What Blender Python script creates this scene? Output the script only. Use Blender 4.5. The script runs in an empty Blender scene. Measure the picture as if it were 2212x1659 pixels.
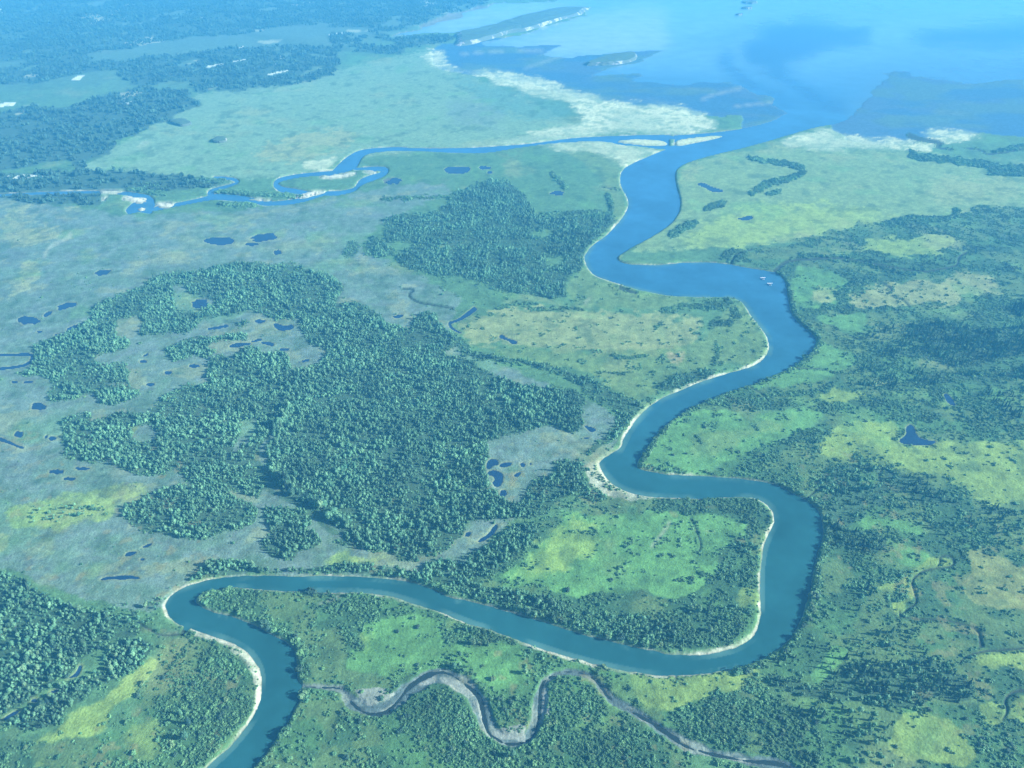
import bpy, bmesh, math, random
import numpy as np
from mathutils import Vector, Matrix

random.seed(4)
rng = np.random.default_rng(11)
SC = bpy.context.scene
COL = SC.collection

# ------------------------------------------------------------------ camera, sky, sun, exposure
H = 700.0                       # flying height in metres
PITCH = math.radians(34.4)      # camera looks this far below the horizon
F = 1650.0                      # focal length in units of a 2212 px wide picture
CX, CY = 1106.0, 829.5
cam_d = bpy.data.cameras.new('camera')
cam = bpy.data.objects.new('camera', cam_d); COL.objects.link(cam)
cam.location = (0, 0, H)
cam.rotation_euler = (math.radians(90) - PITCH, 0, 0)
cam_d.sensor_width = 36.0
cam_d.lens = 36.0 * F / 2212.0
cam_d.clip_start = 1.0
cam_d.clip_end = 90000.0
SC.camera = cam

SUN_EL = math.radians(26)
SUN_OFF = math.radians(8)       # the sun stands to the +X side and a little behind the camera
world = bpy.data.worlds.new('World'); SC.world = world; world.use_nodes = True
wn = world.node_tree.nodes; wl = world.node_tree.links
bg = wn['Background']
sky = wn.new('ShaderNodeTexSky'); sky.sky_type = 'NISHITA'; sky.sun_disc = False
sky.sun_elevation = SUN_EL; sky.sun_rotation = math.radians(98)
wl.new(sky.outputs['Color'], bg.inputs['Color']); bg.inputs['Strength'].default_value = 0.05
sun_d = bpy.data.lights.new('sun', 'SUN'); sun = bpy.data.objects.new('sun', sun_d); COL.objects.link(sun)
sun_d.energy = 5.0; sun_d.angle = math.radians(0.5); sun_d.color = (1.0, 0.965, 0.91)
ldir = Vector((-math.cos(SUN_EL) * math.cos(SUN_OFF), math.cos(SUN_EL) * math.sin(SUN_OFF), -math.sin(SUN_EL)))
sun.rotation_euler = ldir.to_track_quat('-Z', 'Y').to_euler()
sun.location = (800, -100, 900)
SC.view_settings.view_transform = 'Standard'
SC.view_settings.look = 'None'
SC.view_settings.exposure = 1.47
SC.view_settings.gamma = 1.0
SC.view_settings.use_curve_mapping = False
SC.cycles.max_bounces = 5
SC.cycles.volume_bounces = 2
HAZE_DENSITY = 1.45e-4
HAZE_COLOR = (0.09, 0.53, 1.0)

# ------------------------------------------------------------------ survey: photograph coordinates to the ground plane
SP, CP = math.sin(PITCH), math.cos(PITCH)
def ground(px, py):
    px = np.asarray(px, float); py = np.asarray(py, float)
    dx = (px - CX) / F; dy = (CY - py) / F
    t = H / (SP - dy * CP)
    return dx * t, (CP + dy * SP) * t
def project(X, Y, Z=0.0):
    X = np.asarray(X, float); Y = np.asarray(Y, float)
    dz = Z - H
    depth = Y * CP - dz * SP
    up = Y * SP + dz * CP
    return CX + F * X / depth, CY - F * up / depth, depth
ORG = {'A': (0, 0), 'B': (722, 0), 'C': (1444, 0), 'D': (0, 541.5), 'E': (722, 541.5), 'F': (1444, 541.5),
       'G': (0, 1083), 'H': (722, 1083), 'I': (1444, 1083), 'V': None}
def P(*seq):
    """'A', (x, y), (x, y), 'B', ... : sheet letter and points on that survey sheet"""
    out = []; o = None; k = 1.0
    for s in seq:
        if isinstance(s, str):
            o = ORG[s]; k = 2.88
            if o is None: o = (0, 0); k = 1.0
        else:
            out.append((o[0] + s[0] / k, o[1] + s[1] / k))
    return np.array(out, float)
def S(txt):
    """same, from a compact text: 'A 10 20 30 40 B 5 6'"""
    seq = []; nums = []
    for w in txt.split():
        if w in ORG:
            seq.append(w)
        else:
            nums.append(float(w))
            if len(nums) == 2: seq.append(tuple(nums)); nums = []
    return P(*seq)
def chaikin(p, n=2, closed=True):
    for _ in range(n):
        q = np.roll(p, -1, 0) if closed else p[1:]
        a = p if closed else p[:-1]
        r = np.empty((len(a) * 2, 2)); r[0::2] = .75 * a + .25 * q; r[1::2] = .25 * a + .75 * q
        p = r if closed else np.vstack([p[:1], r, p[-1:]])
    return p
def ell(sheet, cx, cy, rx, ry, ang=0.0, wob=.22, n=18):
    a = np.linspace(0, 2 * np.pi, n, endpoint=False)
    r = 1 + wob * rng.normal(size=n) * .8
    x = np.cos(a) * rx * r; y = np.sin(a) * ry * r
    c, s = math.cos(math.radians(ang)), math.sin(math.radians(ang))
    return P(sheet, *[(cx + c * u - s * v, cy + s * u + c * v) for u, v in zip(x, y)])
def ribbon(pts, w):
    """polygon round a polyline; w in sheet-independent picture units, one number or one per point"""
    pts = np.asarray(pts); n = len(pts)
    w = np.full(n, w) if np.isscalar(w) else np.interp(np.linspace(0, 1, n), np.linspace(0, 1, len(w)), w)
    t = np.gradient(pts, axis=0); t /= np.linalg.norm(t, axis=1)[:, None] + 1e-9
    nrm = np.stack([-t[:, 1], t[:, 0]], 1) * w[:, None] * .5
    return np.vstack([pts + nrm, (pts - nrm)[::-1]])

# ------------------------------------------------------------------ value noise
def vnoise(x, y, seed=0):
    xi = np.floor(x).astype(np.int64); yi = np.floor(y).astype(np.int64)
    fx = x - xi; fy = y - yi
    fx = fx * fx * (3 - 2 * fx); fy = fy * fy * (3 - 2 * fy)
    def h(a, b):
        n = (a * 374761393 + b * 668265263 + seed * 1442695041) & 0xFFFFFFFF
        n = ((n ^ (n >> 13)) * 1274126177) & 0xFFFFFFFF
        n = (n ^ (n >> 16)) & 0xFFFF
        return n / 65535.0
    a = h(xi, yi); b = h(xi + 1, yi); c = h(xi, yi + 1); d = h(xi + 1, yi + 1)
    return (a + (b - a) * fx) * (1 - fy) + (c + (d - c) * fx) * fy
def fbm(x, y, s, seed=0, o=4, gain=.55):
    v = 0; a = 1; tot = 0
    for k in range(o):
        v = v + a * vnoise(x / s * 2 ** k, y / s * 2 ** k, seed + k * 17); tot += a; a *= gain
    return v / tot
def sstep(a, b, x):
    t = np.clip((x - a) / (b - a), 0, 1); return t * t * (3 - 2 * t)

# ------------------------------------------------------------------ the ground grid (finer close by, coarser far away)
STEP = 2.35
gx = np.concatenate([[-9000, -3500, -1500, -900, -600, -440, -330, -240, -180, -130], np.arange(-90, 2303, STEP),
                     [2345, 2400, 2460, 2550, 2660, 2820, 3100, 3700, 5700, 11200]])
gy = np.concatenate([[-236, -215, -185, -150, -115, -85, -62, -45, -32, -22, -14], np.arange(-8, 1700, STEP),
                     [1706, 1716, 1732, 1756, 1790, 1840, 1910, 2010, 2150]])
NX, NY = len(gx), len(gy)
PXg, PYg = np.meshgrid(gx, gy)
GX, GY = ground(PXg, PYg)
CELLM = (H / (SP - (CY - PYg) / F * CP)) / F      # metres per picture unit, across
def col_of(px): return np.interp(px, gx, np.arange(NX))
def row_of(py): return np.interp(py, gy, np.arange(NY))

def fill(poly):
    """boolean grid mask of a polygon given in photograph coordinates"""
    cx = col_of(poly[:, 0]); ry = row_of(poly[:, 1])
    acc = np.zeros((NY, NX + 1), np.int32)
    n = len(poly)
    for i in range(n):
        x0, y0, x1, y1 = cx[i], ry[i], cx[(i + 1) % n], ry[(i + 1) % n]
        if y0 == y1: continue
        if y0 > y1: x0, y0, x1, y1 = x1, y1, x0, y0
        a = max(0, math.ceil(y0)); b = min(NY - 1, math.ceil(y1) - 1)
        if b < a: continue
        r = np.arange(a, b + 1)
        xc = np.ceil(x0 + (r - y0) * (x1 - x0) / (y1 - y0)).astype(int)
        np.add.at(acc, (r, np.clip(xc, 0, NX)), 1)
    return (np.cumsum(acc, 1)[:, :NX] % 2).astype(bool)
def union(polys):
    m = np.zeros((NY, NX), bool)
    for p in polys: m |= fill(p)
    return m
def blur(m, r):
    m = m.astype(np.float32)
    if r < 1: return m
    for _ in range(2):
        for ax in (0, 1):
            pad = [(0, 0), (0, 0)]; pad[ax] = (r + 1, r)
            c = np.cumsum(np.pad(m, pad, mode='edge'), axis=ax)
            n = m.shape[ax]
            hi = np.take(c, np.arange(2 * r + 1, 2 * r + 1 + n), axis=ax)
            lo = np.take(c, np.arange(0, n), axis=ax)
            m = (hi - lo) / (2 * r + 1)
    return m
def dilate(m, r):
    return blur(m, r) > 1e-4
II, JJ = np.meshgrid(np.arange(NY), np.arange(NX), indexing='ij')
def warp(m, amp, scale, seed):
    """ragged edges: look the mask up a little to the side, by noise that lies on the ground"""
    wx = (fbm(GX, GY, scale, seed, 3) - .5) * 2 * amp; wy = (fbm(GX, GY, scale, seed + 5, 3) - .5) * 2 * amp
    i = np.clip(np.rint(II + wy), 0, NY - 1).astype(int); j = np.clip(np.rint(JJ + wx), 0, NX - 1).astype(int)
    return m[i, j]
def sdist(polys, R, inside):
    """signed distance in metres to the outlines, + outside, cut off at R"""
    d = np.full((NY, NX), R, np.float32)
    for p in polys:
        X, Y = ground(p[:, 0], p[:, 1]); n = len(p)
        sc = 1.0 / (H / (SP - (CY - p[:, 1]) / F * CP) / F)
        cx = col_of(p[:, 0]); ry = row_of(p[:, 1])
        for i in range(n):
            k = (i + 1) % n
            m = R * max(sc[i], sc[k]) / STEP + 3
            c0 = int(max(0, min(cx[i], cx[k]) - m)); c1 = int(min(NX, max(cx[i], cx[k]) + m + 1))
            r0 = int(max(0, min(ry[i], ry[k]) - m)); r1 = int(min(NY, max(ry[i], ry[k]) + m + 1))
            if c1 <= c0 or r1 <= r0: continue
            x = GX[r0:r1, c0:c1] - X[i]; y = GY[r0:r1, c0:c1] - Y[i]
            vx, vy = X[k] - X[i], Y[k] - Y[i]; L = vx * vx + vy * vy + 1e-9
            t = np.clip((x * vx + y * vy) / L, 0, 1)
            q = np.hypot(x - t * vx, y - t * vy)
            v = d[r0:r1, c0:c1]; np.minimum(v, q, out=v)
    return np.where(inside, -d, d)

# ------------------------------------------------------------------ outlines surveyed from the photograph
river_left = S('''G 1120 1850 1290 1655 1400 1560 1500 1450 1590 1330 1630 1200 1625 1070 1590 990 1530 925 1430 870 1300 830 1180 790
 1100 760 1050 715 1030 660 1040 610 1090 560 1180 520 1300 490 1430 470 1600 460 1750 465 1850 470 2000 465
 H 0 466 132 468 300 480 450 495 540 520 640 560 690 590 740 608 800 610 870 630 1000 665 1150 705 1280 745 1420 790 1550 830 1700 870
 1850 905 2000 935 I 0 956 132 962 220 958 350 935 450 900 530 840 570 760 577 680 570 560 572 420 590 290 620 210 655 150 662 110 650 60
 F 640 1610 600 1570 540 1540 470 1533 350 1535 200 1545 100 1540 0 1537 E 1950 1530 1850 1510 1760 1475 1700 1420 1665 1370 1650 1330
 1665 1300 1720 1270 1780 1230 1800 1180 1830 1120 1880 1050 1950 980 2050 910 F 30 890 130 845 250 800 350 770 450 745 520 720 580 690
 620 640 628 580 610 530 560 460 510 400 470 330 430 305 390 290 330 288 200 290 100 285 0 280 E 1980 262 1900 245 1830 225 1770 205
 1700 185 1640 165 1590 130 1565 85 1558 40 B 1562 1590 1600 1530 1680 1480 1740 1420 1800 1350 1830 1290 1830 1240 1800 1190 1780 1140
 1780 1090 1800 1050 1850 1020 1930 985 2000 955 2055 935''')
river_right = S('''G 1400 1850 1570 1655 1640 1590 1700 1510 1760 1420 1820 1330 1860 1240 1870 1180 1880 1150 1850 1100 1850 1030 1840 960
 1820 900 1750 860 1650 805 1550 755 1420 710 1330 690 1250 655 1215 630 1225 590 1270 565 1350 545 1450 535 1550 542 1700 555 1850 560
 2000 565 2130 567 H 132 565 250 575 350 590 450 620 550 650 650 685 750 725 850 765 950 795 1050 825 1150 865 1250 900 1380 945
 1500 980 1620 1010 1720 1035 1850 1060 2000 1080 I 0 1084 132 1080 250 1070 400 1045 520 1010 620 960 700 910 760 850 810 770 840 690
 870 600 890 510 905 420 920 330 955 250 965 170 950 90 900 20 F 880 1570 840 1545 770 1510 690 1465 600 1440 500 1425 400 1415 250 1405
 100 1400 0 1395 E 1990 1380 1900 1360 1880 1340 1890 1310 1930 1250 1970 1190 2010 1140 2080 1070 F 60 1030 150 975 250 930 350 890
 450 855 560 820 680 765 780 720 860 665 905 610 920 560 900 520 860 490 810 450 770 400 750 340 740 270 730 200 705 160 665 140 640 130
 580 120 480 105 380 85 250 72 100 75 0 85 E 1980 92 1850 88 1790 75 1755 55 1775 30 B 1790 1580 1850 1540 1950 1490 2050 1430 2120 1370
 2150 1310 2155 1250 2135 1180 2120 1110 2125 1060 2160 1030 C 150 1000 300 960 450 925 600 885 750 840 850 810 950 785 1050 770 1105 748''')
mouth = S('C 720 705 690 735 600 770 450 805 250 830 0 845 B 2125 850 2110 915')
river_poly = chaikin(np.vstack([river_left, mouth[::-1], river_right[::-1]]), 2)
trib_poly = chaikin(S('''B 2125 915 2050 932 1900 910 1770 902 1720 884 1600 878 1480 885 1350 892 1200 912 1050 935 980 950 850 953 700 950 550 940 400 940 280 945
 200 960 165 990 150 1030 110 1060 60 1075 0 1085 A 2070 1080 2060 1070 2110 1020 2160 975 2212 945 B 180 930 280 920 380 915 480 920 600 925
 750 922 900 918 1050 908 1200 898 1350 878 1450 863 1600 852 1800 845 1950 840 2125 838'''), 2)
isle_lens = chaikin(S('B 1738 882 1830 868 1950 868 2040 875 2080 893 2065 908 1950 908 1850 898'), 2)
isle_bar = chaikin(S('C 44 905 40 885 60 872 130 860 250 848 360 842 300 864 180 888 70 910'), 2)
isle_mud = S('B 2085 868 2120 868 2120 908 2085 906')
brooks = [  # narrow meanders of the tributary further upstream
    (S('A 2075 1075 1950 1085 1850 1095 1750 1115 1715 1135 1720 1160 1760 1182 1830 1188 1900 1202 1960 1212'), [10, 9, 10, 14, 12, 9]),
    (S('B 120 1052 240 1048 310 1052 328 1066 290 1092 220 1112 170 1132 150 1155 130 1180 60 1198 0 1205 A 2020 1203 1950 1225 1880 1245 1800 1260 1700 1268 1640 1268 1560 1243 1450 1232 1340 1222 1280 1238 1200 1255 1100 1275 1030 1288 960 1300'),
     [4, 8, 14, 12, 16, 14, 8, 10, 12, 10, 12, 12, 10, 12, 16, 14, 10, 9, 9, 12]),
    (S('A 1330 1222 1300 1200 1345 1180 1430 1155 1480 1138 1470 1118 1400 1108 1330 1104'), [12, 14, 9, 6, 8, 7, 4]),
    (S('A 790 1322 850 1285 900 1290 950 1312'), [10, 26, 26, 14]),
    (S('A 935 1310 940 1240 860 1215 760 1200 600 1195 400 1200 200 1205 -120 1222'), [24, 20, 12, 8, 6, 7, 6, 6]),
]
brook_polys = [ribbon(chaikin(p, 2, False), [v / 1.15 for v in w]) for p, w in brooks]
sea_poly = S('''C 1105 748 1140 700 1200 665 1260 560 1330 452 1420 440 1500 465 1620 490 1750 500 1900 525 2050 505 2212 490 V 2700 160 4200 140 11200 120
 11200 -236 1520 -236 1400 -60 B 1400 0 1380 10 1000 25 900 50 850 60 700 95 630 130 500 180 380 225 500 215 720 200 850 190 1000 160 1200 100 1400 60 1630 40
 1560 70 1610 90 1540 100 1420 130 1300 170 1200 210 1050 230 900 270 960 287 1150 290 1300 275 1400 285 1280 330 1250 345 1450 360 1600 345 1800 325 2050 305
 1930 355 1900 380 1800 410 1700 430 1620 470 1800 460 1920 450 1920 470 1900 505 2080 515 2212 530 C 200 512 330 510 400 520 460 545 520 570 600 600 650 640 720 690 725 710
 900 760''')

def rough(p, ax, ay, seed, step=5.0):
    out = []
    for a, b in zip(p, np.roll(p, -1, 0)):
        n = int(max(1, min(400, np.hypot(*(b - a)) / step))) if max(abs(a[0]), abs(b[0])) < 3000 else 1
        for k in range(n): out.append(a + (b - a) * k / n)
    out = np.array(out); ins = (out[:, 0] > -50) & (out[:, 0] < 2400) & (out[:, 1] > 0)
    dx = (fbm(out[:, 0], out[:, 1] * 3, 38, seed, 4, .65) - .5) * 2 * ax; dy = (fbm(out[:, 0], out[:, 1] * 3, 30, seed + 9, 4, .65) - .5) * 2 * ay
    return out + np.stack([dx, dy], 1) * ins[:, None]
sea_poly = rough(sea_poly, 34, 5, 77)

ponds = [
    S('A 1258 1503 1300 1485 1380 1480 1440 1485 1462 1503 1440 1524 1370 1530 1310 1522'), ell('A', 1640, 1483, 75, 24, -8), ell('A', 1565, 1525, 45, 11), ell('A', 1725, 1575, 25, 13),
    S('B 680 1050 740 1040 850 1042 845 1068 800 1085 720 1085 695 1075'), ell('B', 360, 1130, 55, 21), ell('B', 935, 1048, 35, 11), ell('B', 970, 1078, 20, 7), ell('B', 1390, 1205, 38, 13),
    S('C 172 1152 210 1136 262 1166 345 1190 330 1202 270 1200 228 1170'), S('C 408 1370 460 1358 500 1346 526 1352 522 1366 490 1376 450 1370'),
    ell('D', 185, 440, 65, 26), ell('D', 420, 350, 62, 16, -14), ell('D', 300, 400, 26, 13, -30), ell('D', 450, 492, 46, 17, -30), ell('D', 360, 530, 18, 8), ell('D', 245, 510, 16, 6),
    ell('D', 640, 142, 55, 14, -8), ell('D', 1248, 335, 50, 28), ell('D', 1620, 445, 30, 12), S('D 1698 456 1740 460 1760 474 1832 464 1822 496 1742 506 1712 486'),
    ell('D', 1340, 487, 52, 8, -6), ell('D', 1405, 474, 18, 9), ell('D', 1490, 592, 55, 13, -6), ell('D', 1600, 565, 35, 8, -8), ell('D', 1672, 585, 45, 10, 8), ell('D', 1770, 620, 30, 9),
    ell('D', 890, 695, 22, 9), ell('D', 910, 655, 20, 6, -25), ell('D', 935, 838, 36, 9), ell('D', 1045, 765, 22, 11), ell('D', 1212, 722, 34, 11), ell('D', 245, 975, 48, 22),
    ell('D', 95, 823, 20, 7), ell('D', 180, 823, 30, 6), ell('D', 330, 1175, 25, 12), ell('D', 290, 1165, 14, 8, -40), ell('D', 355, 1380, 45, 15), ell('D', 510, 1362, 40, 8), ell('D', 430, 1425, 38, 11), ell('D', 120, 1150, 28, 18),
    ribbon(chaikin(S('D -60 1170 10 1180 60 1200 110 1222 150 1235'), 1, False), [8, 7, 5, 3]), ell('D', 1900, 690, 36, 6, -12),
    S('E 960 1300 1020 1305 1022 1342 992 1338 960 1372 944 1350'), S('E 1020 1345 1050 1325 1105 1322 1095 1345 1050 1356'), S('E 950 1384 1000 1370 1056 1394 1040 1470 1008 1480 975 1446 1004 1440 990 1408 958 1400'),
    ell('E', 1170, 1340, 15, 13), ell('E', 1222, 1333, 7, 9), ell('E', 1138, 1402, 20, 12, -30), ell('E', 1052, 1515, 22, 18, -40), S('E 1553 1092 1600 1102 1634 1122 1602 1136 1572 1116'), ell('E', 1570, 1172, 18, 6),
    S('E 1023 532 1050 528 1068 548 1142 568 1132 588 1098 584 1090 568 1058 556 1030 550'),
    ribbon(chaikin(S('E 880 362 830 402 775 438 722 452 716 462 735 492 795 522'), 2, False), [10, 9, 4, 6, 4, 2]), ell('E', 400, 415, 34, 9, -10),
    S('F 1475 1100 1505 1084 1530 1110 1540 1160 1600 1185 1655 1190 1662 1200 1610 1220 1470 1212 1425 1190 1480 1150'), S('F 1705 905 1725 890 1760 925 1790 975 1740 960'),
    S('G 778 342 800 320 856 318 840 336 786 353'), S('G 880 291 940 267 953 270 930 288 895 298'),
    S('G 625 492 660 478 720 475 770 464 830 470 876 482 870 490 812 486 772 497 700 488 640 496'), S('G 410 1112 450 1094 482 1068 498 1024 514 1032 492 1092 450 1104'),
    ell('G', 355, 1187, 30, 10, -15), ell('G', 220, 1248, 18, 13), S('G 18 1362 110 1304 132 1314 40 1368'), ell('G', 890, 368, 12, 5),
    ell('H', 835, 213, 17, 13, -20), S('H 888 252 960 210 1000 148 1024 153 985 220 905 266'),
    ribbon(chaikin(S('D -40 655 90 655 190 648 208 664 190 702 130 728 -40 744'), 2, False), 5.5),
]
# creeks: (line, picture widths, kind) - dug into the ground, shade and growth painted as dark mud
creeks = [
    (S('F 655 138 705 88 760 64 900 55 1100 52 1250 82 1400 112 1570 140 1700 116 1800 100 1800 40 1860 15'), [10, 9, 5, 5, 6, 5, 4, 5, 4]),
    (S('F 388 85 405 45 440 20 520 -5'), [5, 4, 3]),
    (S('C 1490 840 1560 868 1680 888 1700 900 1650 920 1760 935'), [12, 9, 5, 4]),
    (S('C 1850 925 1950 935 1980 970 2212 930'), [3, 4, 3]),
    (S('I 2300 915 2212 920 2080 932 1940 937 1830 980 1810 1020'), [5, 5, 6, 4, 3]),
    (S('I 1945 915 1935 870 1930 820 1870 780 1700 740 1450 735 1430 690'), [12, 7, 4, 4, 3]),
    (S('I 1430 735 1480 680 1545 640 1530 580 1505 500 1570 440 1670 420 1770 410 1775 370 1740 340 1680 352 1690 380 1670 415'), [4, 4, 5, 4, 4, 4, 3]),
    (S('I 2300 1170 2212 1182 2130 1190 2080 1250 2110 1310 2070 1370'), [9, 8, 7, 7, 3]),
    (S('I 130 110 150 130 175 200 205 280 180 330'), [4, 3, 3, 2]),
    (S('E 420 242 505 245 450 280 520 330 640 345 740 365'), [3, 6, 5, 4, 4]),
    (S('G 1185 765 1155 795 1130 840'), [6, 12, 8]),
    (S('G 1125 832 1000 842 950 812 890 782 860 748'), [4, 3, 5, 5, 3]),
    (S('F 340 905 370 920 400 935'), [4, 3]), (S('F 500 855 560 880 620 940'), [4, 3, 3]), (S('F 780 735 900 738 980 745'), [3, 3, 2]),
    (S('E 1770 230 1830 255 1880 268'), [10, 7, 4]), (S('F 860 1550 900 1510 950 1480'), [5, 4, 2]),
    (S('B 1660 1165 1740 1180 1790 1185'), [2, 2]), (S('B 1780 1480 1800 1470'), [2, 2]),
    (S('F 1320 1450 1300 1400 1340 1350'), [4, 3, 2]), (S('H 20 700 50 640 110 600'), [3, 3, 2]),
    (S('F 1350 270 1400 250 1340 210 1300 190'), [4, 4, 3]), (S('F 1380 285 1460 310 1500 360'), [3, 3, 2]),
]
pale_tracks = [
    (S('A 430 1455 452 1478 320 1530 290 1580 275 1610'), 3), (S('H 2090 140 2030 220 1970 300'), 3), (S('E 1595 300 1565 320 1560 345'), 2), (S('C 460 545 250 600 200 625'), 2),
    (S('C 640 640 480 655 400 665'), 2), (S('B 1180 430 1300 385 1480 330'), 1.6), (S('B 760 340 1000 320 1300 315'), 1.6), (S('G 980 843 1110 826'), 3), (S('G 1990 640 2060 630 2120 590'), 2.5),
]
side_line = S('''G 1885 1155 2000 1160 2110 1168 H 70 1205 130 1262 200 1300 280 1308 360 1270 430 1200 520 1130 620 1088 700 1090 780 1132 860 1192 900 1250 930 1330 960 1400
 1005 1460 1080 1490 1180 1488 1230 1440 1258 1370 1278 1280 1290 1180 1320 1112 1400 1070 1500 1068 1600 1098 1660 1160 1720 1230 1800 1280 1900 1335 2000 1395
 I 30 1468 100 1522 250 1565 400 1602 550 1622 700 1642 800 1700''')
side_w = [v / 2.88 for v in (26, 26, 40, 60, 80, 84, 84, 84, 92, 84, 84, 96, 100, 94, 104, 104, 100, 76, 70, 74, 84, 84, 74, 56, 36, 34, 44, 56, 56, 50, 50, 54, 62, 60, 56, 60, 66, 66, 70)]
side_c = chaikin(side_line, 2, False)
side_w = [v * .95 for v in side_w]
side_poly = ribbon(side_c, side_w)
_t = np.gradient(side_c, axis=0); _t /= np.linalg.norm(_t, axis=1)[:, None]
_wv = np.interp(np.linspace(0, 1, len(side_c)), np.linspace(0, 1, len(side_w)), side_w)
_curv = np.gradient(np.unwrap(np.arctan2(_t[:, 1], _t[:, 0])))
_k = np.convolve(_curv, np.ones(9) / 9, 'same')
_off = np.clip(-_k * 9, -1, 1) * .30 * _wv
thalweg = side_c + np.stack([-_t[:, 1], _t[:, 0]], 1) * _off[:, None]      # water keeps to the outside of the bends
side_water = ribbon(thalweg, _wv * (.30 + .12 * np.sin(np.arange(len(_wv)) * .35)))

# woods: (polygon, name of stand, kind, density)
W = {}
W['north wood'] = ([S('''B 300 1380 400 1350 550 1345 650 1320 740 1262 700 1250 770 1200 830 1180 900 1150 980 1125 1080 1130 1100 1160 1180 1220 1230 1300 1240 1350 1450 1370
  1600 1345 1740 1350 1720 1400 1650 1470 1580 1530 1550 1580 E 1530 130 1450 160 1430 220 1440 290 1340 310 1280 280 1200 270 1100 260 1000 240 900 200 780 160 640 160
  500 120 410 90 380 50 430 20 B 500 1540 380 1520 320 1490 330 1430'''), S('B 60 1590 100 1520 150 1515 150 1560 110 1595'), S('B 190 1540 230 1490 310 1500 380 1570 330 1605 200 1590')],
  [S('B 1170 1460 1320 1430 1390 1460 1300 1500'), S('B 640 1530 720 1520 730 1550 650 1555'), S('E 1310 50 1400 30 1450 70 1400 110 1320 100'), S('B 310 1525 480 1500 500 1530 400 1545')])
W['ring wood'] = ([S('''D 100 780 200 740 230 600 330 560 420 520 500 470 580 430 590 370 700 300 800 260 900 220 960 170 1080 150 1200 140 1300 130 1420 90 1580 85 1880 100 1890 130
  1980 140 2080 180 2140 240 2100 300 2060 380 2110 420 2212 520 2212 640 2000 610 1930 580 1900 530 1880 500 1870 430 1740 430 1660 400 1560 370 1470 390 1380 410 1250 430 1220 480
  1180 510 1060 515 950 520 880 535 870 510 900 480 880 440 870 390 740 430 720 470 720 550 810 570 800 610 700 640 600 650 580 700 680 720 780 715 810 780 790 830
  700 830 600 880 520 910 400 940 320 940 300 900 340 850 320 800 230 770'''), S('D 600 890 700 860 820 850 870 890 830 930 700 970 630 960'),
  S('D 1030 640 1080 600 1200 560 1320 550 1420 540 1470 520 1540 525 1530 560 1400 560 1300 590 1280 620 1340 630 1300 670 1200 650 1090 690 1060 660'), S('D 1470 480 1530 440 1555 450 1530 480')],
  [S('D 1060 220 1160 210 1180 270 1340 310 1330 350 1200 400 1100 390 1080 330 1090 270'), S('D 1430 190 1470 180 1480 210 1440 210'), S('D 1320 270 1390 240 1390 270 1330 280'), S('D 1520 290 1590 240 1590 265 1540 300'), S('D 940 330 1010 320 1010 350 950 350')])
W['middle wood'] = ([S('''D 2000 610 2040 640 1990 720 1900 750 1810 755 1800 700 1780 650 1700 650 1640 660 1600 600 1530 600 1480 650 1460 710 1420 690 1390 660 1320 680 1290 760 1300 830
  1250 850 1150 850 1080 890 1020 930 950 990 900 1030 760 1010 660 1050 560 1080 570 1010 420 1050 390 1060 400 1150 400 1230 420 1290 520 1320 680 1310 760 1360 880 1410
  1030 1400 1040 1370 1150 1380 1170 1450 1220 1460 1360 1480 1480 1510 1600 1540 1640 1490 1600 1400 1560 1330 1600 1240 1680 1130 1740 1020 1780 960 1850 880 1800 960 1730 1100 1665 1250
  1680 1380 1740 1480 1850 1560 G 2010 100 2150 230 H 0 270 100 270 200 310 350 310 400 370 470 380 540 370 540 345 600 330 700 310 740 260 790 230 830 130 1060 115
  1250 100 1350 60 E 1290 1620 1220 1600 1080 1570 1030 1530 950 1450 930 1320 960 1250 950 1190 1050 1160 1200 1130 1320 1090 1400 1110 1490 1140 1550 1100 1540 1000 1560 920 1500 880 1300 870
  1150 850 1050 810 900 740 860 690 680 660 700 620 760 600 820 660 880 650 830 610 800 560 720 520 640 450 630 400 580 390 500 430 480 500 370 480 280 420 220 370 130 330 0 340''')],
  [S('D 1740 985 1590 1050 1500 1062 1480 1180 1420 1285 1540 1205 1620 1125 1600 1065 1740 1010'), S('D 810 1110 880 1090 950 1080 990 1150 960 1200 900 1220 830 1180'), S('D 1130 1110 1230 1080 1180 1140'), S('D 550 1180 590 1170 590 1230 560 1230')])
W['egg-shaped wood'] = ([S('G 770 90 800 40 880 0 D 830 1600 930 1530 1050 1480 1200 1470 1370 1490 1500 1560 1580 1600 G 1600 60 1590 130 1450 180 1350 210 1250 240 1130 235 1080 200 1000 195 880 190 800 130')], [])
W['wood on the reach'] = ([S('G 1640 60 1750 50 1900 60 1940 130 1900 170 2000 250 1950 290 1850 320 1840 360 1760 375 1680 340 1620 290 1650 240 1690 200 1660 130')], [])
W['corner wood'] = ([S('G -200 440 0 440 60 470 200 520 260 580 350 620 500 690 600 700 760 720 850 750 890 790 850 850 700 870 660 920 600 930 520 980 440 1060 330 1150 200 1230 100 1290 0 1340 -250 1480')], [])
W['bog strip wood'] = ([S('G 650 980 720 900 880 860 960 900 930 960 830 1060 730 1100 610 1160 520 1240 420 1290 370 1380 230 1430 140 1430 60 1400 170 1310 280 1240 400 1150 480 1110 600 1090 660 1050')], [])
W['bank wood'] = ([S('''G 1180 500 1250 440 1300 375 1500 385 1600 420 1700 445 1900 430 2050 425 H 0 410 150 400 400 430 540 460 560 400 700 370 850 430 820 480 830 560 760 580 690 560 650 540
  500 505 300 470 0 450 G 1900 452 1600 445 1400 460 1250 490'''), S('H 1250 150 1290 200 1150 330 1050 420 960 480 850 480 760 440 860 340 1000 250 1100 160')], [])
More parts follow.
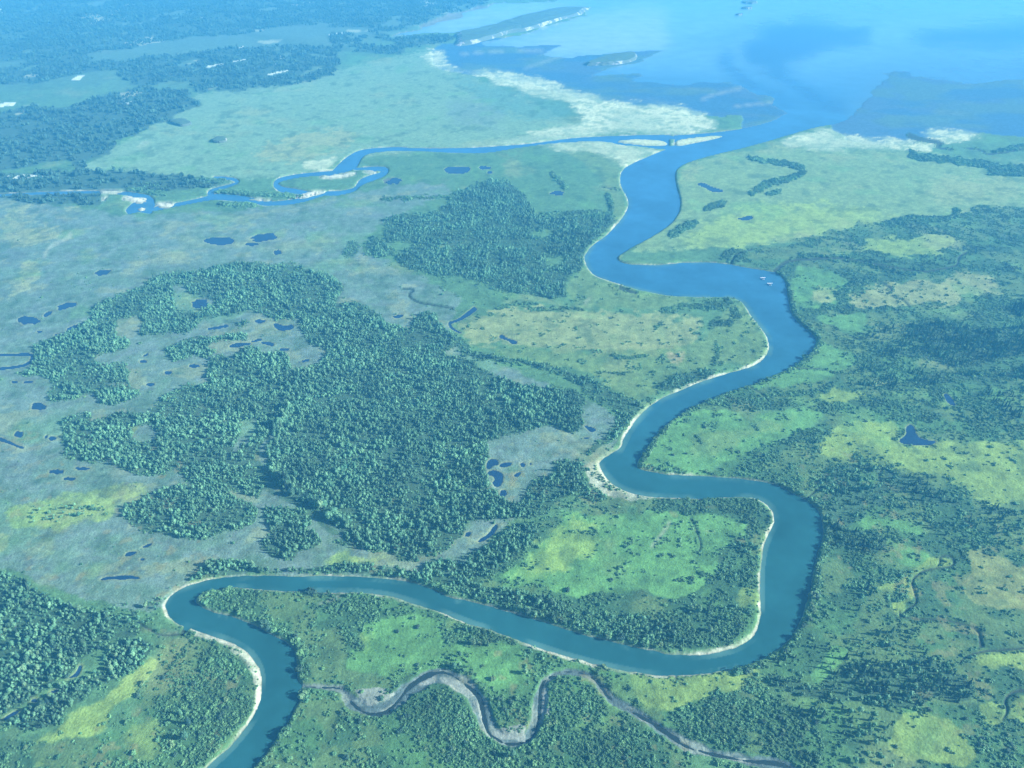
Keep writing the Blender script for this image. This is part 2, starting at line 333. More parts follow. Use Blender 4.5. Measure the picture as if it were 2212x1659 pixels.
W['loop wood'] = ([S('H 830 480 960 560 1150 560 1300 600 1500 650 1600 700 1900 720 2150 790 I 60 800 0 900 H 2000 905 1700 845 1400 765 1100 685 870 620 820 570'),
  S('E 1340 1330 1550 1310 1540 1400 1600 1480 1700 1550 1640 1570 1480 1500 1350 1600 1300 1659 1150 1600 1250 1430 1400 1390')], [])
W['bend wood'] = ([S('E 1530 790 1600 800 1750 900 1900 960 1900 1000 1840 1060 1770 1170 1700 1200 1560 1290 1600 1230 1720 1150 1780 1010 1680 960 1560 900'), S('E 880 650 1000 660 1200 700 1400 740 1540 800 1600 850 1560 870 1400 770 1200 720 1000 690 880 680'),
  S('E 2000 850 2100 800 F 0 800 100 770 290 740 280 780 150 830 0 880')], [])
W['eastern spruce wood'] = ([S('F 1500 470 1700 450 1850 470 1900 520 2050 490 2212 480 2400 480 2400 680 2212 660 2050 690 1850 700 1780 740 1650 690 1520 660 1380 650 1340 630 1500 615 1640 600 1500 565 1480 510'),
  S('F 1470 830 1560 800 1700 760 1850 770 2000 780 2212 720 2400 720 2400 800 2212 800 2000 810 1780 800 1700 840 1560 850'), S('F 2030 350 2212 330 2400 330 2400 420 2212 410 2090 385')], [])
W['southern spruce wood'] = ([S('''I 1050 1060 1180 1010 1300 1050 1500 1000 1580 970 1700 1020 1800 1080 1900 1150 1890 1230 1800 1260 1700 1230 1620 1220 1560 1290 1450 1290 1350 1290 1200 1250 1000 1260 900 1240
  780 1200 640 1150 600 1110 640 1080 800 1130 930 1190 960 1130''')], [])
W['river bend spruces'] = ([S('I 960 30 1050 30 1200 20 1230 90 1150 140 1100 190 1250 190 1350 240 1350 300 1250 330 1150 300 1040 280 990 305 972 280 978 200 985 160'),
  S('F 900 1590 950 1520 940 1430 1000 1350 1200 1340 1400 1370 1560 1440 1660 1480 1800 1580 2000 1640 2212 1659 I 2100 60 1900 40 1500 20 1250 30 1000 20 950 20')],
  [S('F 1180 1390 1290 1380 1300 1450 1240 1480 1190 1440'), S('F 1300 1500 1500 1510 1500 1590 1350 1580')])
# thin woods: scattered trees only
THIN = {
 'corner wood': [S('G 1180 480 1060 540 960 600 850 650 500 660 520 690 900 780 980 820 1040 760 1010 700 1000 640'), S('G 180 60 400 20 700 40 700 90 420 110 200 140')],
 'southern spruce wood': [S('I 900 1240 1200 1290 1390 1400 1350 1490 1240 1560 1330 1600 1400 1720 1050 1720 1000 1500 800 1300'), S('I 640 1000 1000 880 1300 830 1600 860 1600 970 1300 1040 1000 1050 700 1080')],
 'eastern spruce wood': [S('F 1170 520 1500 480 1500 650 1300 660'), S('F 1130 700 1400 700 1700 760 1470 830 1380 870 1120 860'), S('F 1900 860 2212 900 2212 1080 1980 1060')],
 'river bend spruces': [S('I 1000 660 1080 610 1220 540 1290 640 1270 740 1130 720'), S('I 1250 340 1350 400 1290 430 1200 360'), S('F 700 1200 900 1180 950 1260 700 1310 560 1330 420 1300'), S('I 1500 150 2212 100 2212 300 1900 280')],
 'loop wood': [S('I 0 690 150 640 400 660 520 680 510 780 430 850 300 890 0 925'), S('E 1680 1500 1500 1420 1300 1500 1300 1600 1500 1659'), S('I 430 220 520 200 560 260 540 500 380 480')],
 'wood on the reach': [S('H 800 760 1000 830 1080 830 1000 900 830 940'), S('H 1180 900 1330 920 1280 1060 1200 1130 1180 1000'), S('H 640 980 780 960 900 1010 860 1060 700 1030'), S('G 2040 560 2212 600 2100 650 1950 620')],
 'bend wood': [S('F 0 350 350 300 400 340 460 440 400 430 330 360 0 400'), S('F 250 450 400 430 410 470 260 490')],
 'north wood': [S('A 760 1180 1050 1200 1050 1225 780 1220'), S('A 1200 1130 1450 1105 1430 1145 1230 1150'), S('A 860 1150 1100 1140 1100 1170 900 1175'), S('A 1330 1190 1900 1220 1900 1235 1340 1222')],
}
SPRUCE = {'eastern spruce wood', 'southern spruce wood', 'river bend spruces'}
far_wood = [S('''V -900 330 0 330 A 0 690 330 680 600 640 700 600 800 560 1250 575 1140 600 1280 640 1040 740 1190 760 1110 800 1070 870 900 900 860 920 720 960 540 1000 500 1090 440 1000 300 1010 0 1070 V -900 375'''),
            S('A 0 440 420 360 700 390 900 360 1300 330 1600 290 1900 300 2080 310 2130 420 2120 470 1900 520 1600 560 1250 590 1180 500 900 540 760 490 740 440 450 480 0 540'),
            S('A 0 1100 420 1060 700 1060 820 1080 1300 1110 1400 1160 1300 1180 1000 1200 760 1180 600 1190 0 1210'), S('A 0 1225 640 1205 640 1260 500 1290 250 1280 0 1240'),
            S('V -900 -60 0 -60 B 900 -150 1000 10 850 60 640 120 500 170 300 200 0 160 A 1900 150 1500 210 1000 270 700 330 300 380 0 400 V -900 160'), S('B -40 205 380 230 720 215 760 240 700 260 450 310 400 335 0 330')]
# colour fields: (polygons, colour, softness, raggedness, strength, mottling)
C_MEADOW = (.080, .185, .078)
C_LUSH = (.105, .265, .080); C_YEL = (.225, .350, .080); C_TAN = (.25, .30, .12); C_BOG = (.125, .200, .165); C_PLAIN = (.165, .285, .150)
C_TEAL = (.09, .215, .145); C_CREAM = (.47, .54, .32); C_MUD_SKY = (.055, .130, .205); C_BANK = (.42, .46, .34); C_DARK = (.030, .034, .036); C_SHRUB = (.034, .094, .044)
C_WOOD_AND_SHADE = (.042, .100, .055); C_OLIVE = (.128, .215, .072); C_FARW = (.05, .105, .07); C_WET = (.080, .110, .110)

fields = [
 ([S('V -3000 400 0 425 300 470 620 445 760 425 840 400 960 400 980 420 850 470 760 530 900 600 1000 640 960 720 1010 760 1100 800 1300 880 1350 920 1300 1010 1200 1020 1130 1100 1000 1240 560 1240 430 1250 330 1330 100 1270 0 1230 -3000 1230')], C_BOG, 4, 5, .95, .5),
 ([S('V 170 370 430 205 740 150 915 110 1000 160 1150 220 1290 300 1000 325 760 335 700 365 600 385 300 385')], C_PLAIN, 3, 3, 1, .3),
 ([S('B 620 450 800 470 1000 540 1250 600 1450 640 1550 740 1300 760 1050 720 900 600 750 540'), S('B 380 380 540 390 640 430 400 450')], C_TEAL, 9, 6, .8, .4),
 ([S('A 1540 960 1800 850 2212 800 B 180 850 100 920 0 940 A 1900 1000 1600 1020')], C_TAN, 6, 5, .85, .4),
 ([S('B 600 640 900 620 1200 760 1000 800 700 760')], C_BOG, 12, 6, .6, .2),
 ([S('A 0 1390 380 1400 400 1450 200 1540 0 1530'), S('D 120 90 250 70 330 60 200 200 100 290 0 320 0 290 120 220'), S('A 0 1300 300 1290 560 1270 700 1270 640 1300 300 1330 0 1350')], C_TAN, 3, 6, .7, .5),
 ([S('A 0 1540 250 1560 150 1640 0 1659')], C_WET, 5, 6, .35, .3),
 ([S('B 1800 1010 1770 1100 1780 1200 1830 1280 1700 1450 1600 1500 1720 1300 1680 1150 1600 1050 1350 900 1900 905'), S('E 1460 170 1560 100 1640 180 1900 260 2212 285 2212 360 1500 360 1440 300')], C_OLIVE, 5, 5, .75, .4),
 # right bank plains
 ([S('C 60 1060 300 970 700 920 1300 940 1650 950 2212 1060 V 2600 350 3400 500 2600 620 C 2212 1500 1500 1340 1200 1440 600 1520 0 1570 V 1310 545 1330 570 C 80 1300')], (.165, .270, .105), 3, 3, 1, .35),
 ([S('C 0 1570 100 1460 350 1330 800 1255 1200 1290 1600 1330 1300 1410 900 1480 600 1525')], C_YEL, 9, 6, .85, .4),
 ([S('C 1700 1120 2212 1100 2212 1280 1800 1280 1500 1260')], C_TAN, 9, 7, .45, .4),
 ([S('C 60 1060 200 1000 280 1030 130 1110 90 1250 80 1320')], C_TAN, 5, 4, .5, .3),
 # shrub land of the whole right side, later opened by meadows
 ([S('C 320 1610 800 1500 1200 1400 1700 1370 2000 1280 2212 1300 V 2700 450 4200 500 4200 2150 1500 2150 I 850 1659 0 1450 0 1290 400 1180 600 1000 900 700 900 420 970 250 930 30 850 -20 F 600 1440 250 1400 300 1340 700 1180 900 1100 980 1030 850 980 600 1010 500 1010 150 990 500 860 1000 800 1150 700 930 560 770 380 740 180 640 120')], C_SHRUB, 2, 5, .9, .5),
 ([S('F 790 100 900 100 1150 190 1100 260 1000 370 780 350 750 220'), S('F 880 420 1200 390 1240 480 1170 520 1050 480'), S('F 930 560 1020 610 1170 640 1150 700 1000 800 700 860 500 870 300 920 650 780 850 700')], C_LUSH, 3, 4, .8, .5),
 ([S('F 1110 280 1230 240 1400 200 1700 190 1750 150 1900 150 2010 190 2130 250 1850 280 1800 330 1500 340 1480 360 1150 350'), S('F 880 260 1000 220 1080 260 980 340 880 320')], C_TAN, 3, 5, .9, .4),
 ([S('F 0 1080 150 990 500 1010 600 1010 850 980 980 1030 900 1100 700 1180 500 1260 300 1350 250 1400 0 1395 E 1890 1350 1900 1300 2010 1150')], C_LUSH, 2, 3, .9, .4),
 ([S('F 100 1150 500 1080 800 1020 850 1080 600 1150 300 1280 100 1290')], C_OLIVE, 10, 5, .7, .4),
 ([S('F 900 1230 1000 1120 1300 1080 1450 1220 1700 1210 2212 1200 V 2300 950 2300 1090 F 2212 1560 2050 1600 1700 1450 1300 1330 950 1310')], C_YEL, 5, 6, .8, .5),
 ([S('F 1630 980 1680 950 1800 990 1700 1020'), S('F 880 920 1020 870 1330 920 1250 940 1000 980'), S('F 1100 1110 1400 1060 1430 1180 1200 1200'), S('C 1100 1560 1300 1480 1750 1490 1700 1580 1400 1600'), S('C 1500 1500 1800 1440 1750 1560')], C_YEL, 3, 4, .8, .5),
 ([S('I 1160 150 1250 90 1350 120 1500 130 1600 180 1540 210 1400 180'), S('I 1370 300 1500 290 1600 330 1640 400 1500 420 1400 370'), S('I 870 1110 950 1010 1000 900 1100 910 1110 980 990 1080 930 1140'), S('I 1250 60 1180 160 1240 190 1300 150')], C_LUSH, 2, 4, .85, .5),
 ([S('I 1650 330 1770 370 1770 410 1560 460 1520 530 1550 600 1480 620 1440 560 1500 440'), S('I 1260 530 1400 530 1400 590 1290 570'), S('I 1840 980 1950 930 2212 920 2300 930 2300 1060 2212 1050 1950 1030'), S('I 1900 1270 2050 1260 2100 1310 2060 1390 1980 1400'), S('I 2110 1270 2212 1200 2300 1200 2300 1400 2090 1370'),
   S('I 1400 1370 1600 1300 1650 1350 1760 1360 1860 1430 1850 1520 1930 1600 1850 1650 1500 1640 1330 1520 1400 1460'), S('I 1390 640 1500 620 1450 740 1390 700')], C_YEL, 2, 4, .85, .4),
 ([S('I 1500 1450 1700 1420 1800 1480 1750 1580 1550 1560')], C_OLIVE, 6, 4, .5, .3),
 ([S('I 1820 310 2000 330 2212 420 2300 440 2300 690 2212 680 1900 640 1820 520 1880 400')], (.205, .255, .088), 4, 5, .85, .35),
 ([S('I 1650 640 2212 760 2300 900 1950 880 1800 760'), S('I 900 380 1200 400 1050 600 880 620')], C_OLIVE, 8, 6, .6, .5),
 # peninsula and loop meadows
 ([S('G 1225 620 1300 560 1500 535 2000 570 H 132 570 600 670 1250 905 1800 1060 2212 1090 I 300 1080 600 1000 400 1180 0 1300 H 2212 1659 V 1500 2150 300 2150 G 1500 1900 1870 1230 1880 1130 1850 1000 1750 855')], C_SHRUB, 2, 4, .85, .5),
 ([S('H 50 1010 100 950 200 900 150 800 350 720 600 700 700 760 650 870 820 920 1000 880 1200 920 1200 1000 1180 1150 1000 1180 950 1130 800 1050 600 1060 400 1120 280 1080 100 1050')], C_LUSH, 5, 6, .95, .5),
 ([S('H 0 780 200 760 300 880 280 980 200 960 150 830')], C_YEL, 8, 5, .6, .5),
 ([S('I 0 1090 300 1080 600 1000 560 1080 370 1180 200 1250 0 1290'), S('H 1720 1050 1850 1075 2212 1085 2212 1290 1950 1310 1870 1230 1880 1130')], C_YEL, 4, 6, .75, .5),
 ([S('H 1380 1350 1700 1300 1750 1380 1500 1420'), S('H 100 1460 250 1480 230 1600 120 1600'), S('H 1150 1440 1020 1420 1100 1450')], C_OLIVE, 8, 6, .6, .5),
 ([S('E 1500 1659 1300 1659 H 850 480 870 620 1400 770 2000 925 I 350 930 560 760 570 420 650 110 560 0 F 400 1540 0 1540 E 1760 1480')], C_SHRUB, 3, 4, .9, .5),
 ([S('H 1060 540 1000 480 1150 420 1260 320 1350 200 1400 110 1650 80 1900 70 I 0 60 60 60 230 100 440 120 510 180 300 300 320 400 280 490 130 580 60 620 0 610 H 2000 590 1700 600 1500 600 1300 560 1150 530')], C_LUSH, 5, 6, .95, .5),
 ([S('H 1060 520 1000 480 1150 420 1260 320 1400 150 1600 130 1700 300 1500 420 1250 470')], C_YEL, 11, 7, .75, .5),
 ([S('I 420 620 540 500 560 650 480 700'), S('H 960 470 1010 420 1050 440 1000 490')], C_YEL, 5, 5, .6, .5),
 ([S('E 720 470 790 440 880 400 1200 360 1500 380 1700 410 2000 400 2150 440 F 250 430 230 500 100 600 E 2000 650 1600 650 1200 610 1000 590 850 610')], C_TAN, 5, 6, .85, .45),
 ([S('E 1600 640 1200 600 900 620 1000 660 1300 710 1600 780 1750 880 1880 980 2050 860 F 300 720 560 700 620 600 500 420 430 320 300 440 150 600')], C_OLIVE, 5, 6, .75, .45),
 ([S('F 0 680 60 650 150 600 130 640 50 720'), S('E 2050 640 2120 630 2130 670 2060 680')], (.42, .33, .19), 4, 5, .5, .5),
 ([S('G 1160 780 1250 822 1400 852 1530 920 1600 1000 1640 1100 1635 1250 1600 1330 1570 1330 1592 1200 1575 1080 1510 1000 1370 900 1220 848'),
   S('E 1650 1300 1560 1330 1560 1400 1600 1470 1700 1540 1850 1560 2000 1560 1950 1525 1850 1505 1760 1470 1690 1420'), S('I 580 560 552 640 558 740 505 830 420 890 300 925 150 942 0 950 0 970 250 965 400 930 540 850 585 760')], C_BANK, 2, 3, .85, .6),
 ([S('D 1750 970 1660 1130 1600 1300 1680 1400 1740 1480 1850 1560 G 2010 100 2120 220 2060 220 1950 100 D 1780 1560 1640 1500 1580 1400 1560 1300 1640 1130')], C_WOOD_AND_SHADE, 1, 2, .9, .2),  # lane beside the wood edge: its shade painted as dark ground
 # bottom left
 ([S('G 1000 900 1160 890 1230 860 1350 900 1500 990 1570 1080 1590 1180 1570 1300 1500 1400 1400 1520 1280 1640 1080 1750 -900 1900 -900 1480 0 1480 300 1500 550 1480 730 1430 930 1380 850 1250 930 1130 1000 1020')], C_SHRUB, 3, 4, .9, .5),
 ([S('G 960 950 985 1020 900 1130 800 1220 700 1290 640 1350 700 1380 600 1450 450 1470 300 1500 150 1560 200 1500 330 1430 430 1350 550 1270 700 1170 850 1060')], C_YEL, 3, 4, .95, .4),
 ([S('G 760 1440 900 1380 1040 1350 1060 1440 950 1500 1060 1600 900 1659 750 1620 850 1550'), S('G 200 1580 330 1580 340 1659 180 1659')], C_YEL, 6, 5, .55, .5),
 ([S('G 1000 880 1180 880 1000 1000')], C_OLIVE, 6, 4, .5, .4),
 ([S('G 0 60 100 40 400 -20 780 40 720 110 400 160 100 180 0 160'), S('D 380 1560 600 1480 1000 1470 960 1520 700 1560 300 1659 180 1659'), S('G 2070 300 2212 280 2212 350 2080 340'), S('G 1850 400 2100 340 2212 360 H 300 360 400 420 150 395'), S('H 0 360 200 330 350 360 400 410 200 400 0 400')], C_YEL, 4, 6, .95, .45),
 ([S('G 0 200 60 230 70 280 20 310 -60 320 -60 180')], C_TAN, 2, 2, .9, .2),
 ([S('D 420 430 520 500 540 470'), S('D 760 1060 800 1110 820 1180 850 1210 840 1150 870 1100 950 1085 900 1080'), S('D 1740 985 1600 1050 1660 1050 1740 1010'), S('D 1430 1280 1440 1240 1540 1210 1480 1250'), S('E 1070 770 1100 740 1180 725 1190 740 1350 745 1560 820 1300 760 1150 765'), S('E 680 600 740 580 750 640 680 620'), S('B 320 1540 480 1515 490 1530 360 1550')], C_YEL, 2, 3, .8, .5),
]
mudflats = [S('''B 700 400 650 350 720 310 960 285 1400 285 1250 345 1450 360 1600 345 2050 305 1900 360 1900 380 1620 470 1920 455 1900 505 2212 530 C 0 515 330 510 460 545 600 600 720 690 600 770
   500 770 620 700 450 660 300 690 0 640 B 1900 640 1700 600 1450 540 1250 480 1000 430'''), S('C 1110 745 1200 665 1330 455 1500 465 1900 525 2212 490 V 2700 160 2700 285 C 2212 800 1950 790 1550 830 1480 850 1250 860 1050 780')]
cream = [S('''B 530 345 600 310 720 310 650 370 800 440 1000 440 1300 500 1500 570 1800 640 1900 650 2100 640 C 0 640 180 700 330 790 200 825 0 840 B 1700 840 1300 872 1000 902 700 918 900 890 1200 850
   1500 770 1580 760 1450 640 1300 610 1100 550 900 470 620 420'''), S('C 690 890 830 832 950 805 1100 850 1250 870 1500 880 1640 890 1640 940 1300 920 1100 935 900 912 700 908'), S('C 1540 850 1650 820 1800 810 2000 850 1850 880 1640 890'),
   S('B 1240 905 1500 888 1720 888 1900 912 2040 938 1930 975 1800 1040 1740 1000 1600 960 1400 930'), S('B 165 990 200 962 400 942 700 952 500 956 300 965'), S('A 1860 1050 1920 1000 2110 980 2080 1050 1960 1070')]
sandbars = [S('A 620 1190 760 1188 765 1200 680 1206 625 1204'), S('A 645 1225 690 1222 655 1235 650 1255 640 1240'), S('A 765 1228 915 1228 915 1245 870 1275 800 1245 765 1248'), S('A 975 1265 1085 1262 1080 1285 1020 1300 970 1285'), S('A 850 1300 900 1290 915 1308 870 1315'),
   S('A 1510 1236 1700 1246 1650 1256 1560 1245'), S('A 1830 1225 1900 1200 1990 1188 2040 1195 1960 1220 1880 1240'), S('A 1980 1100 2212 1080 B 140 1085 100 1100 0 1115 A 2000 1112'), S('B 180 1068 260 1064 265 1078 200 1080')]
sand_polys = [chaikin(p, 1) for p in sandbars]

# ------------------------------------------------------------------ water masks, heights
m_isles = union([isle_lens, isle_bar, isle_mud])
m_river = fill(river_poly) & ~m_isles
m_trib = fill(trib_poly) & ~m_isles & ~m_river
m_sand = union(sand_polys)
m_brook = union(brook_polys) & ~m_river & ~m_trib & ~m_sand
m_sea = fill(sea_poly) & ~m_river & ~m_trib
m_open = m_river | m_trib | m_brook | m_sea
river_sd = sdist([river_poly, trib_poly, isle_lens, isle_bar], 26, m_river | m_trib | m_brook | m_sea)
far_sd = sdist([sea_poly] + brook_polys + sand_polys, 26, m_open)
w_sd = np.where(np.abs(river_sd) < np.abs(far_sd), river_sd, far_sd)
w_sd = np.where(m_open, -np.abs(w_sd), np.abs(w_sd))
# seams between adjoining waters are no shores
seam = blur(m_open, 2) > .995
w_sd = np.where(seam, -26, w_sd)
w_sd = w_sd + (fbm(GX, GY, 12, 3, 4, .6) - .5) * 3.4 * np.clip(1 - np.abs(w_sd) / 20, 0, 1)

pond_polys = [chaikin(p, 1) for p in ponds]
pond_masks = [fill(p) for p in pond_polys]
m_pond = np.zeros_like(m_open)
for m in pond_masks: m_pond |= m
p_sd = sdist(pond_polys, 8, m_pond) + (fbm(GX, GY, 6, 41, 2) - .5) * 1.6
side_m = fill(side_poly) & ~m_river
side_sd = sdist([side_poly], 12, side_m) + (fbm(GX, GY, 15, 43, 4, .65) - .5) * 8.0
sidew_m = fill(side_water) & ~m_river
sidew_sd = sdist([side_water], 12, sidew_m) + (fbm(GX, GY, 16, 44, 4, .65) - .5) * 6.5
creek_polys = [ribbon(chaikin(p, 2, False), w) for p, w in creeks]
m_creek = union(creek_polys)
creek_sd = sdist(creek_polys, 8, m_creek)
pt_polys = [ribbon(chaikin(p, 2, False), w) for p, w in pale_tracks]
m_track = warp(blur(union(pt_polys), 1), 1.2, 20, 90)

LAND = 2.3
n40 = fbm(GX, GY, 45, 1, 3); n8 = fbm(GX, GY, 7, 2, 3)
Z = LAND + (n40 - .5) * .9 + (n8 - .5) * .35
gxs = np.gradient(w_sd, axis=1) / np.maximum(np.gradient(GX, axis=1), .2)
east = sstep(-.15, .35, gxs)                     # steep cut banks face the afternoon, low banks face the morning
bw = 6.5 * (1 - east) + 2.6 * east
bank = sstep(0, 1, np.clip(w_sd / bw, 0, 1))
Z = np.where(w_sd < 0, np.maximum(-2.5, w_sd * .5), Z * bank + .02)
Z = np.where((p_sd < 3) & (w_sd > 10), Z + (LAND - Z) * sstep(3, 1, p_sd) - 1.3 * sstep(1.0, -1.2, p_sd), Z)
bed = sstep(2.0, -1.5, side_sd)
Z = Z * (1 - bed) + bed * (.42 + .25 * n8) - 1.1 * sstep(1.0, -1.8, sidew_sd) * bed
Z = np.where(w_sd > 0, Z - 1.5 * sstep(1.2, -1.5, creek_sd), Z)
m_mudf = warp(blur(dilate(union(mudflats), 3), 2), 2.5, 60, 71)
m_flat = m_mudf > .5
Z = np.where(m_flat & (w_sd > 0), .35 + .25 * n40, Z)
upland = blur(union([S('V -3000 330 0 340 A 450 1000 860 910 1080 840 1050 740 1250 640 1180 580 1600 550 2130 450 2100 330 B 380 230 640 130 1000 10 V 900 -236 -9000 -236 -9000 330')]), 5)
Z = Z + upland * (1.5 + 26 * sstep(.35, .8, fbm(GX, GY, 650, 61, 4))) * sstep(300, 60, PYg)

# ------------------------------------------------------------------ ground colours
def lerp(a, b, t): return a + (np.asarray(b) - a) * t[..., None]
Cg = np.empty((NY, NX, 3), np.float32); Cg[:] = C_MEADOW
nA = fbm(GX, GY, 70, 201, 4); nB = fbm(GX, GY, 18, 202, 4); nC = fbm(GX, GY, 5, 203, 3)
mott = np.clip((nB - .5) * 2.2 + (nA - .5) * 1.6 + .5, 0, 1)
k = 0
shrub_mask = np.zeros((NY, NX), np.float32)
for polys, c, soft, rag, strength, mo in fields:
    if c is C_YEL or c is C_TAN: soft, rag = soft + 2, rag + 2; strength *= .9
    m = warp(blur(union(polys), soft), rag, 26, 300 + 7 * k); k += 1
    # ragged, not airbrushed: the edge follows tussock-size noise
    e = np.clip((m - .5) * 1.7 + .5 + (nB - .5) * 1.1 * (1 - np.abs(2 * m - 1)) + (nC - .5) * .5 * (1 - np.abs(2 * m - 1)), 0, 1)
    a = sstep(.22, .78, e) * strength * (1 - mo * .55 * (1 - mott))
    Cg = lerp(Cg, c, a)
    s = sstep(.3, .7, e)
    if c is C_SHRUB: shrub_mask = np.maximum(shrub_mask, s)
    else: shrub_mask = shrub_mask * (1 - s * .95)
# grassy openings wind through the scrub
op = sstep(.50, .60, fbm(GX, GY, 52, 215, 5)); op2 = sstep(.50, .62, fbm(GX, GY, 75, 216, 4))
Cg = lerp(Cg, C_OLIVE, shrub_mask * op * .5); Cg = lerp(Cg, C_LUSH, shrub_mask * op2 * (1 - op) * .3)
shrub_mask = shrub_mask * (1 - .65 * op) * (1 - .25 * op2)
bogf = warp(blur(fill(fields[0][0][0]), 5), 5, 40, 218) * sstep(0, .2, 1 - shrub_mask)
bt = fbm(GX * .7, GY, 11, 219, 4, .65); bt2 = fbm(GX * .8, GY, 42, 220, 5, .6)
Cg = lerp(Cg, C_WET, bogf * sstep(.57, .68, bt) * .35)
Cg = lerp(Cg, C_TAN, bogf * sstep(.43, .34, bt2) * .35); Cg = lerp(Cg, C_MEADOW, bogf * sstep(.54, .62, bt2) * .28)
BANDS = [(S('C 480 980 640 1015 780 1030 850 1060 800 1105 640 1140 540 1190 500 1225'), [3, 8, 10, 12, 10, 9, 7]), (S('C 600 1215 700 1200'), 7), (S('C 220 1310 300 1280 360 1270'), 8), (S('C 10 1470 90 1420 180 1390'), 12),
 (S('C 1500 960 1650 1000 1850 1010 2000 1040 2212 1060 2400 1070'), 13), (S('C 2000 1065 2212 1085 2400 1090'), 16), (S('C 1980 960 2100 935 2212 915 2400 900'), 7), (S('C 1380 1380 1600 1375 1740 1370 1800 1330 1780 1305'), 10),
 (S('C 330 1600 420 1575 500 1590 380 1640'), 14), (S('F 810 45 1050 45 1200 70 1350 115 1480 140 1580 135'), 12), (S('F 682 150 745 240 765 340 805 430 905 515'), 8), (S('F 1110 300 1040 290 1080 260 1180 200 1300 180'), 13),
 (S('F 960 345 1050 370 1150 382'), 12), (S('F 60 350 200 360 380 340'), 8), (S('F 400 360 440 430'), 14), (S('F 250 460 400 450'), 12), (S('E 2020 385 F 30 360'), 6), (S('F 150 530 200 520 220 540'), 5), (S('F 290 580 310 640 270 720'), 8),
 (S('E 1700 665 1850 680 1950 660'), 5), (S('E 1680 765 1850 775 2000 770'), 4), (S('E 1000 370 1080 345 1200 330 1280 330'), 6), (S('E 1200 370 1380 370 1560 375'), 5), (S('B 280 1240 450 1240 560 1230 730 1230'), 5),
 (S('F 580 920 700 900 1000 880'), 10), (S('F 20 1040 90 1000 200 955 450 935 600 960'), 11), (S('A 1210 1135 1300 1125 1420 1120'), 7), (S('A 1340 1200 1500 1210 1700 1222 1880 1222'), 6), (S('A 790 1180 900 1190 1040 1215'), 9), (S('A 1360 1268 1450 1280 1600 1275'), 7),
 (S('F 700 1200 820 1170 900 1190'), 8), (S('F 560 1330 640 1290 700 1310'), 12), (S('B 1270 1345 1400 1350 1600 1330 1720 1350'), 12), (S('B 1350 1080 1400 1130 1450 1180'), 9), (S('B 1690 1200 1730 1280 1720 1350'), 7)]
m_band = warp(blur(union([ribbon(chaikin(p, 2, False), w) for p, w in BANDS]), 1), 2.5, 24, 230)
bandt = sstep(.25, .6, m_band + .5 * (nB - .5))
Cg = lerp(Cg, C_SHRUB, bandt * .92); shrub_mask = np.maximum(shrub_mask, bandt)
DENSE = [S('G 1160 890 1230 860 1350 900 1500 990 1570 1080 1590 1180 1570 1300 1500 1400 1400 1520 1280 1640 1080 1720 1050 1500 1000 1400 930 1250 1000 1100'), S('H 0 1330 200 1345 500 1250 650 1160 800 1230 900 1420 1000 1520 1250 1500 1320 1250 1420 1120 1600 1150 1700 1280 2000 1450 2212 1560 2212 1720 800 1720 700 1500 400 1450 0 1500'),
 S('I 0 690 150 640 400 660 520 680 510 780 430 850 300 890 0 925 H 1500 780 1300 690 1700 720'), S('G 1230 620 1300 560 1500 540 1600 700 1850 900 1870 1100 1950 1120 1900 900 1700 720'), S('H 940 1230 1100 1210 1230 1220 1180 1370 1080 1400 980 1360'), S('I 0 1330 300 1200 800 1280 1000 1500 900 1659 400 1580 100 1480')]
m_dense = warp(blur(union(DENSE), 3), 3, 22, 235)
dd = sstep(.3, .65, m_dense + .5 * (nB - .5)) * (1 - .8 * sstep(.58, .66, fbm(GX, GY, 26, 236, 4)))
Cg = lerp(Cg, C_SHRUB, dd * .8)
# wet and dry drifts over everything
Cg = lerp(Cg, C_TAN, sstep(.60, .80, fbm(GX, GY, 120, 210, 5)) * .40)
Cg = lerp(Cg, C_SHRUB, sstep(.58, .72, fbm(GX, GY, 34, 211, 5)) * .45)
Cg = lerp(Cg, C_LUSH, sstep(.60, .76, fbm(GX, GY, 90, 212, 4)) * .35)
wood_masks = {}
for name, (add, cut) in W.items():
    wood_masks[name] = warp(blur(union(add), 1) - blur(union(cut), 1), 2.2, 18, hash(len(name)) % 99 + 500)
m_wood = np.clip(sum(np.clip(m, 0, 1) for m in wood_masks.values()), 0, 1)
Cg = lerp(Cg, C_WOOD_AND_SHADE, sstep(.25, .6, blur(m_wood, 1)) * .9)
m_far = warp(blur(union(far_wood), 2), 4, 90, 640)
farn = fbm(GX, GY * .55, 150, 641, 5)
m_far = m_far * sstep(.73, .66, farn)
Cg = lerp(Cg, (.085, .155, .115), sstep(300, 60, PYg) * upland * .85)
Cg = lerp(Cg, C_FARW, sstep(.3, .65, m_far) * .95)
Cg = lerp(Cg, C_CREAM, upland * sstep(.70, .74, fbm(GX * .7, GY * .4, 110, 655, 4)) * .5)
pale_bogs = union([S('A 1645 405 1690 388 1750 388 1745 408 1680 415'), S('A 432 512 490 480 530 482 500 505'), S('A 0 655 110 650 90 670 0 676'), S('A 0 60 50 72 0 82'), S('A 1450 390 1535 370 1530 378 1470 392'), S('A 760 640 820 640 800 660 765 655'), S('A 1740 355 1770 355 1765 370 1735 370'), S('A 960 440 1005 436 1000 446'), S('A 1270 420 1400 400 1380 412 1290 428'), S('A 1660 470 1800 440 1780 452 1680 476'), S('A 1470 300 1520 292 1500 304'), S('A 2040 222 2130 206 2130 214 2060 226'), S('A 50 1100 320 1080 330 1100 100 1120')])
Cg = lerp(Cg, (.55, .66, .52), pale_bogs * .95)
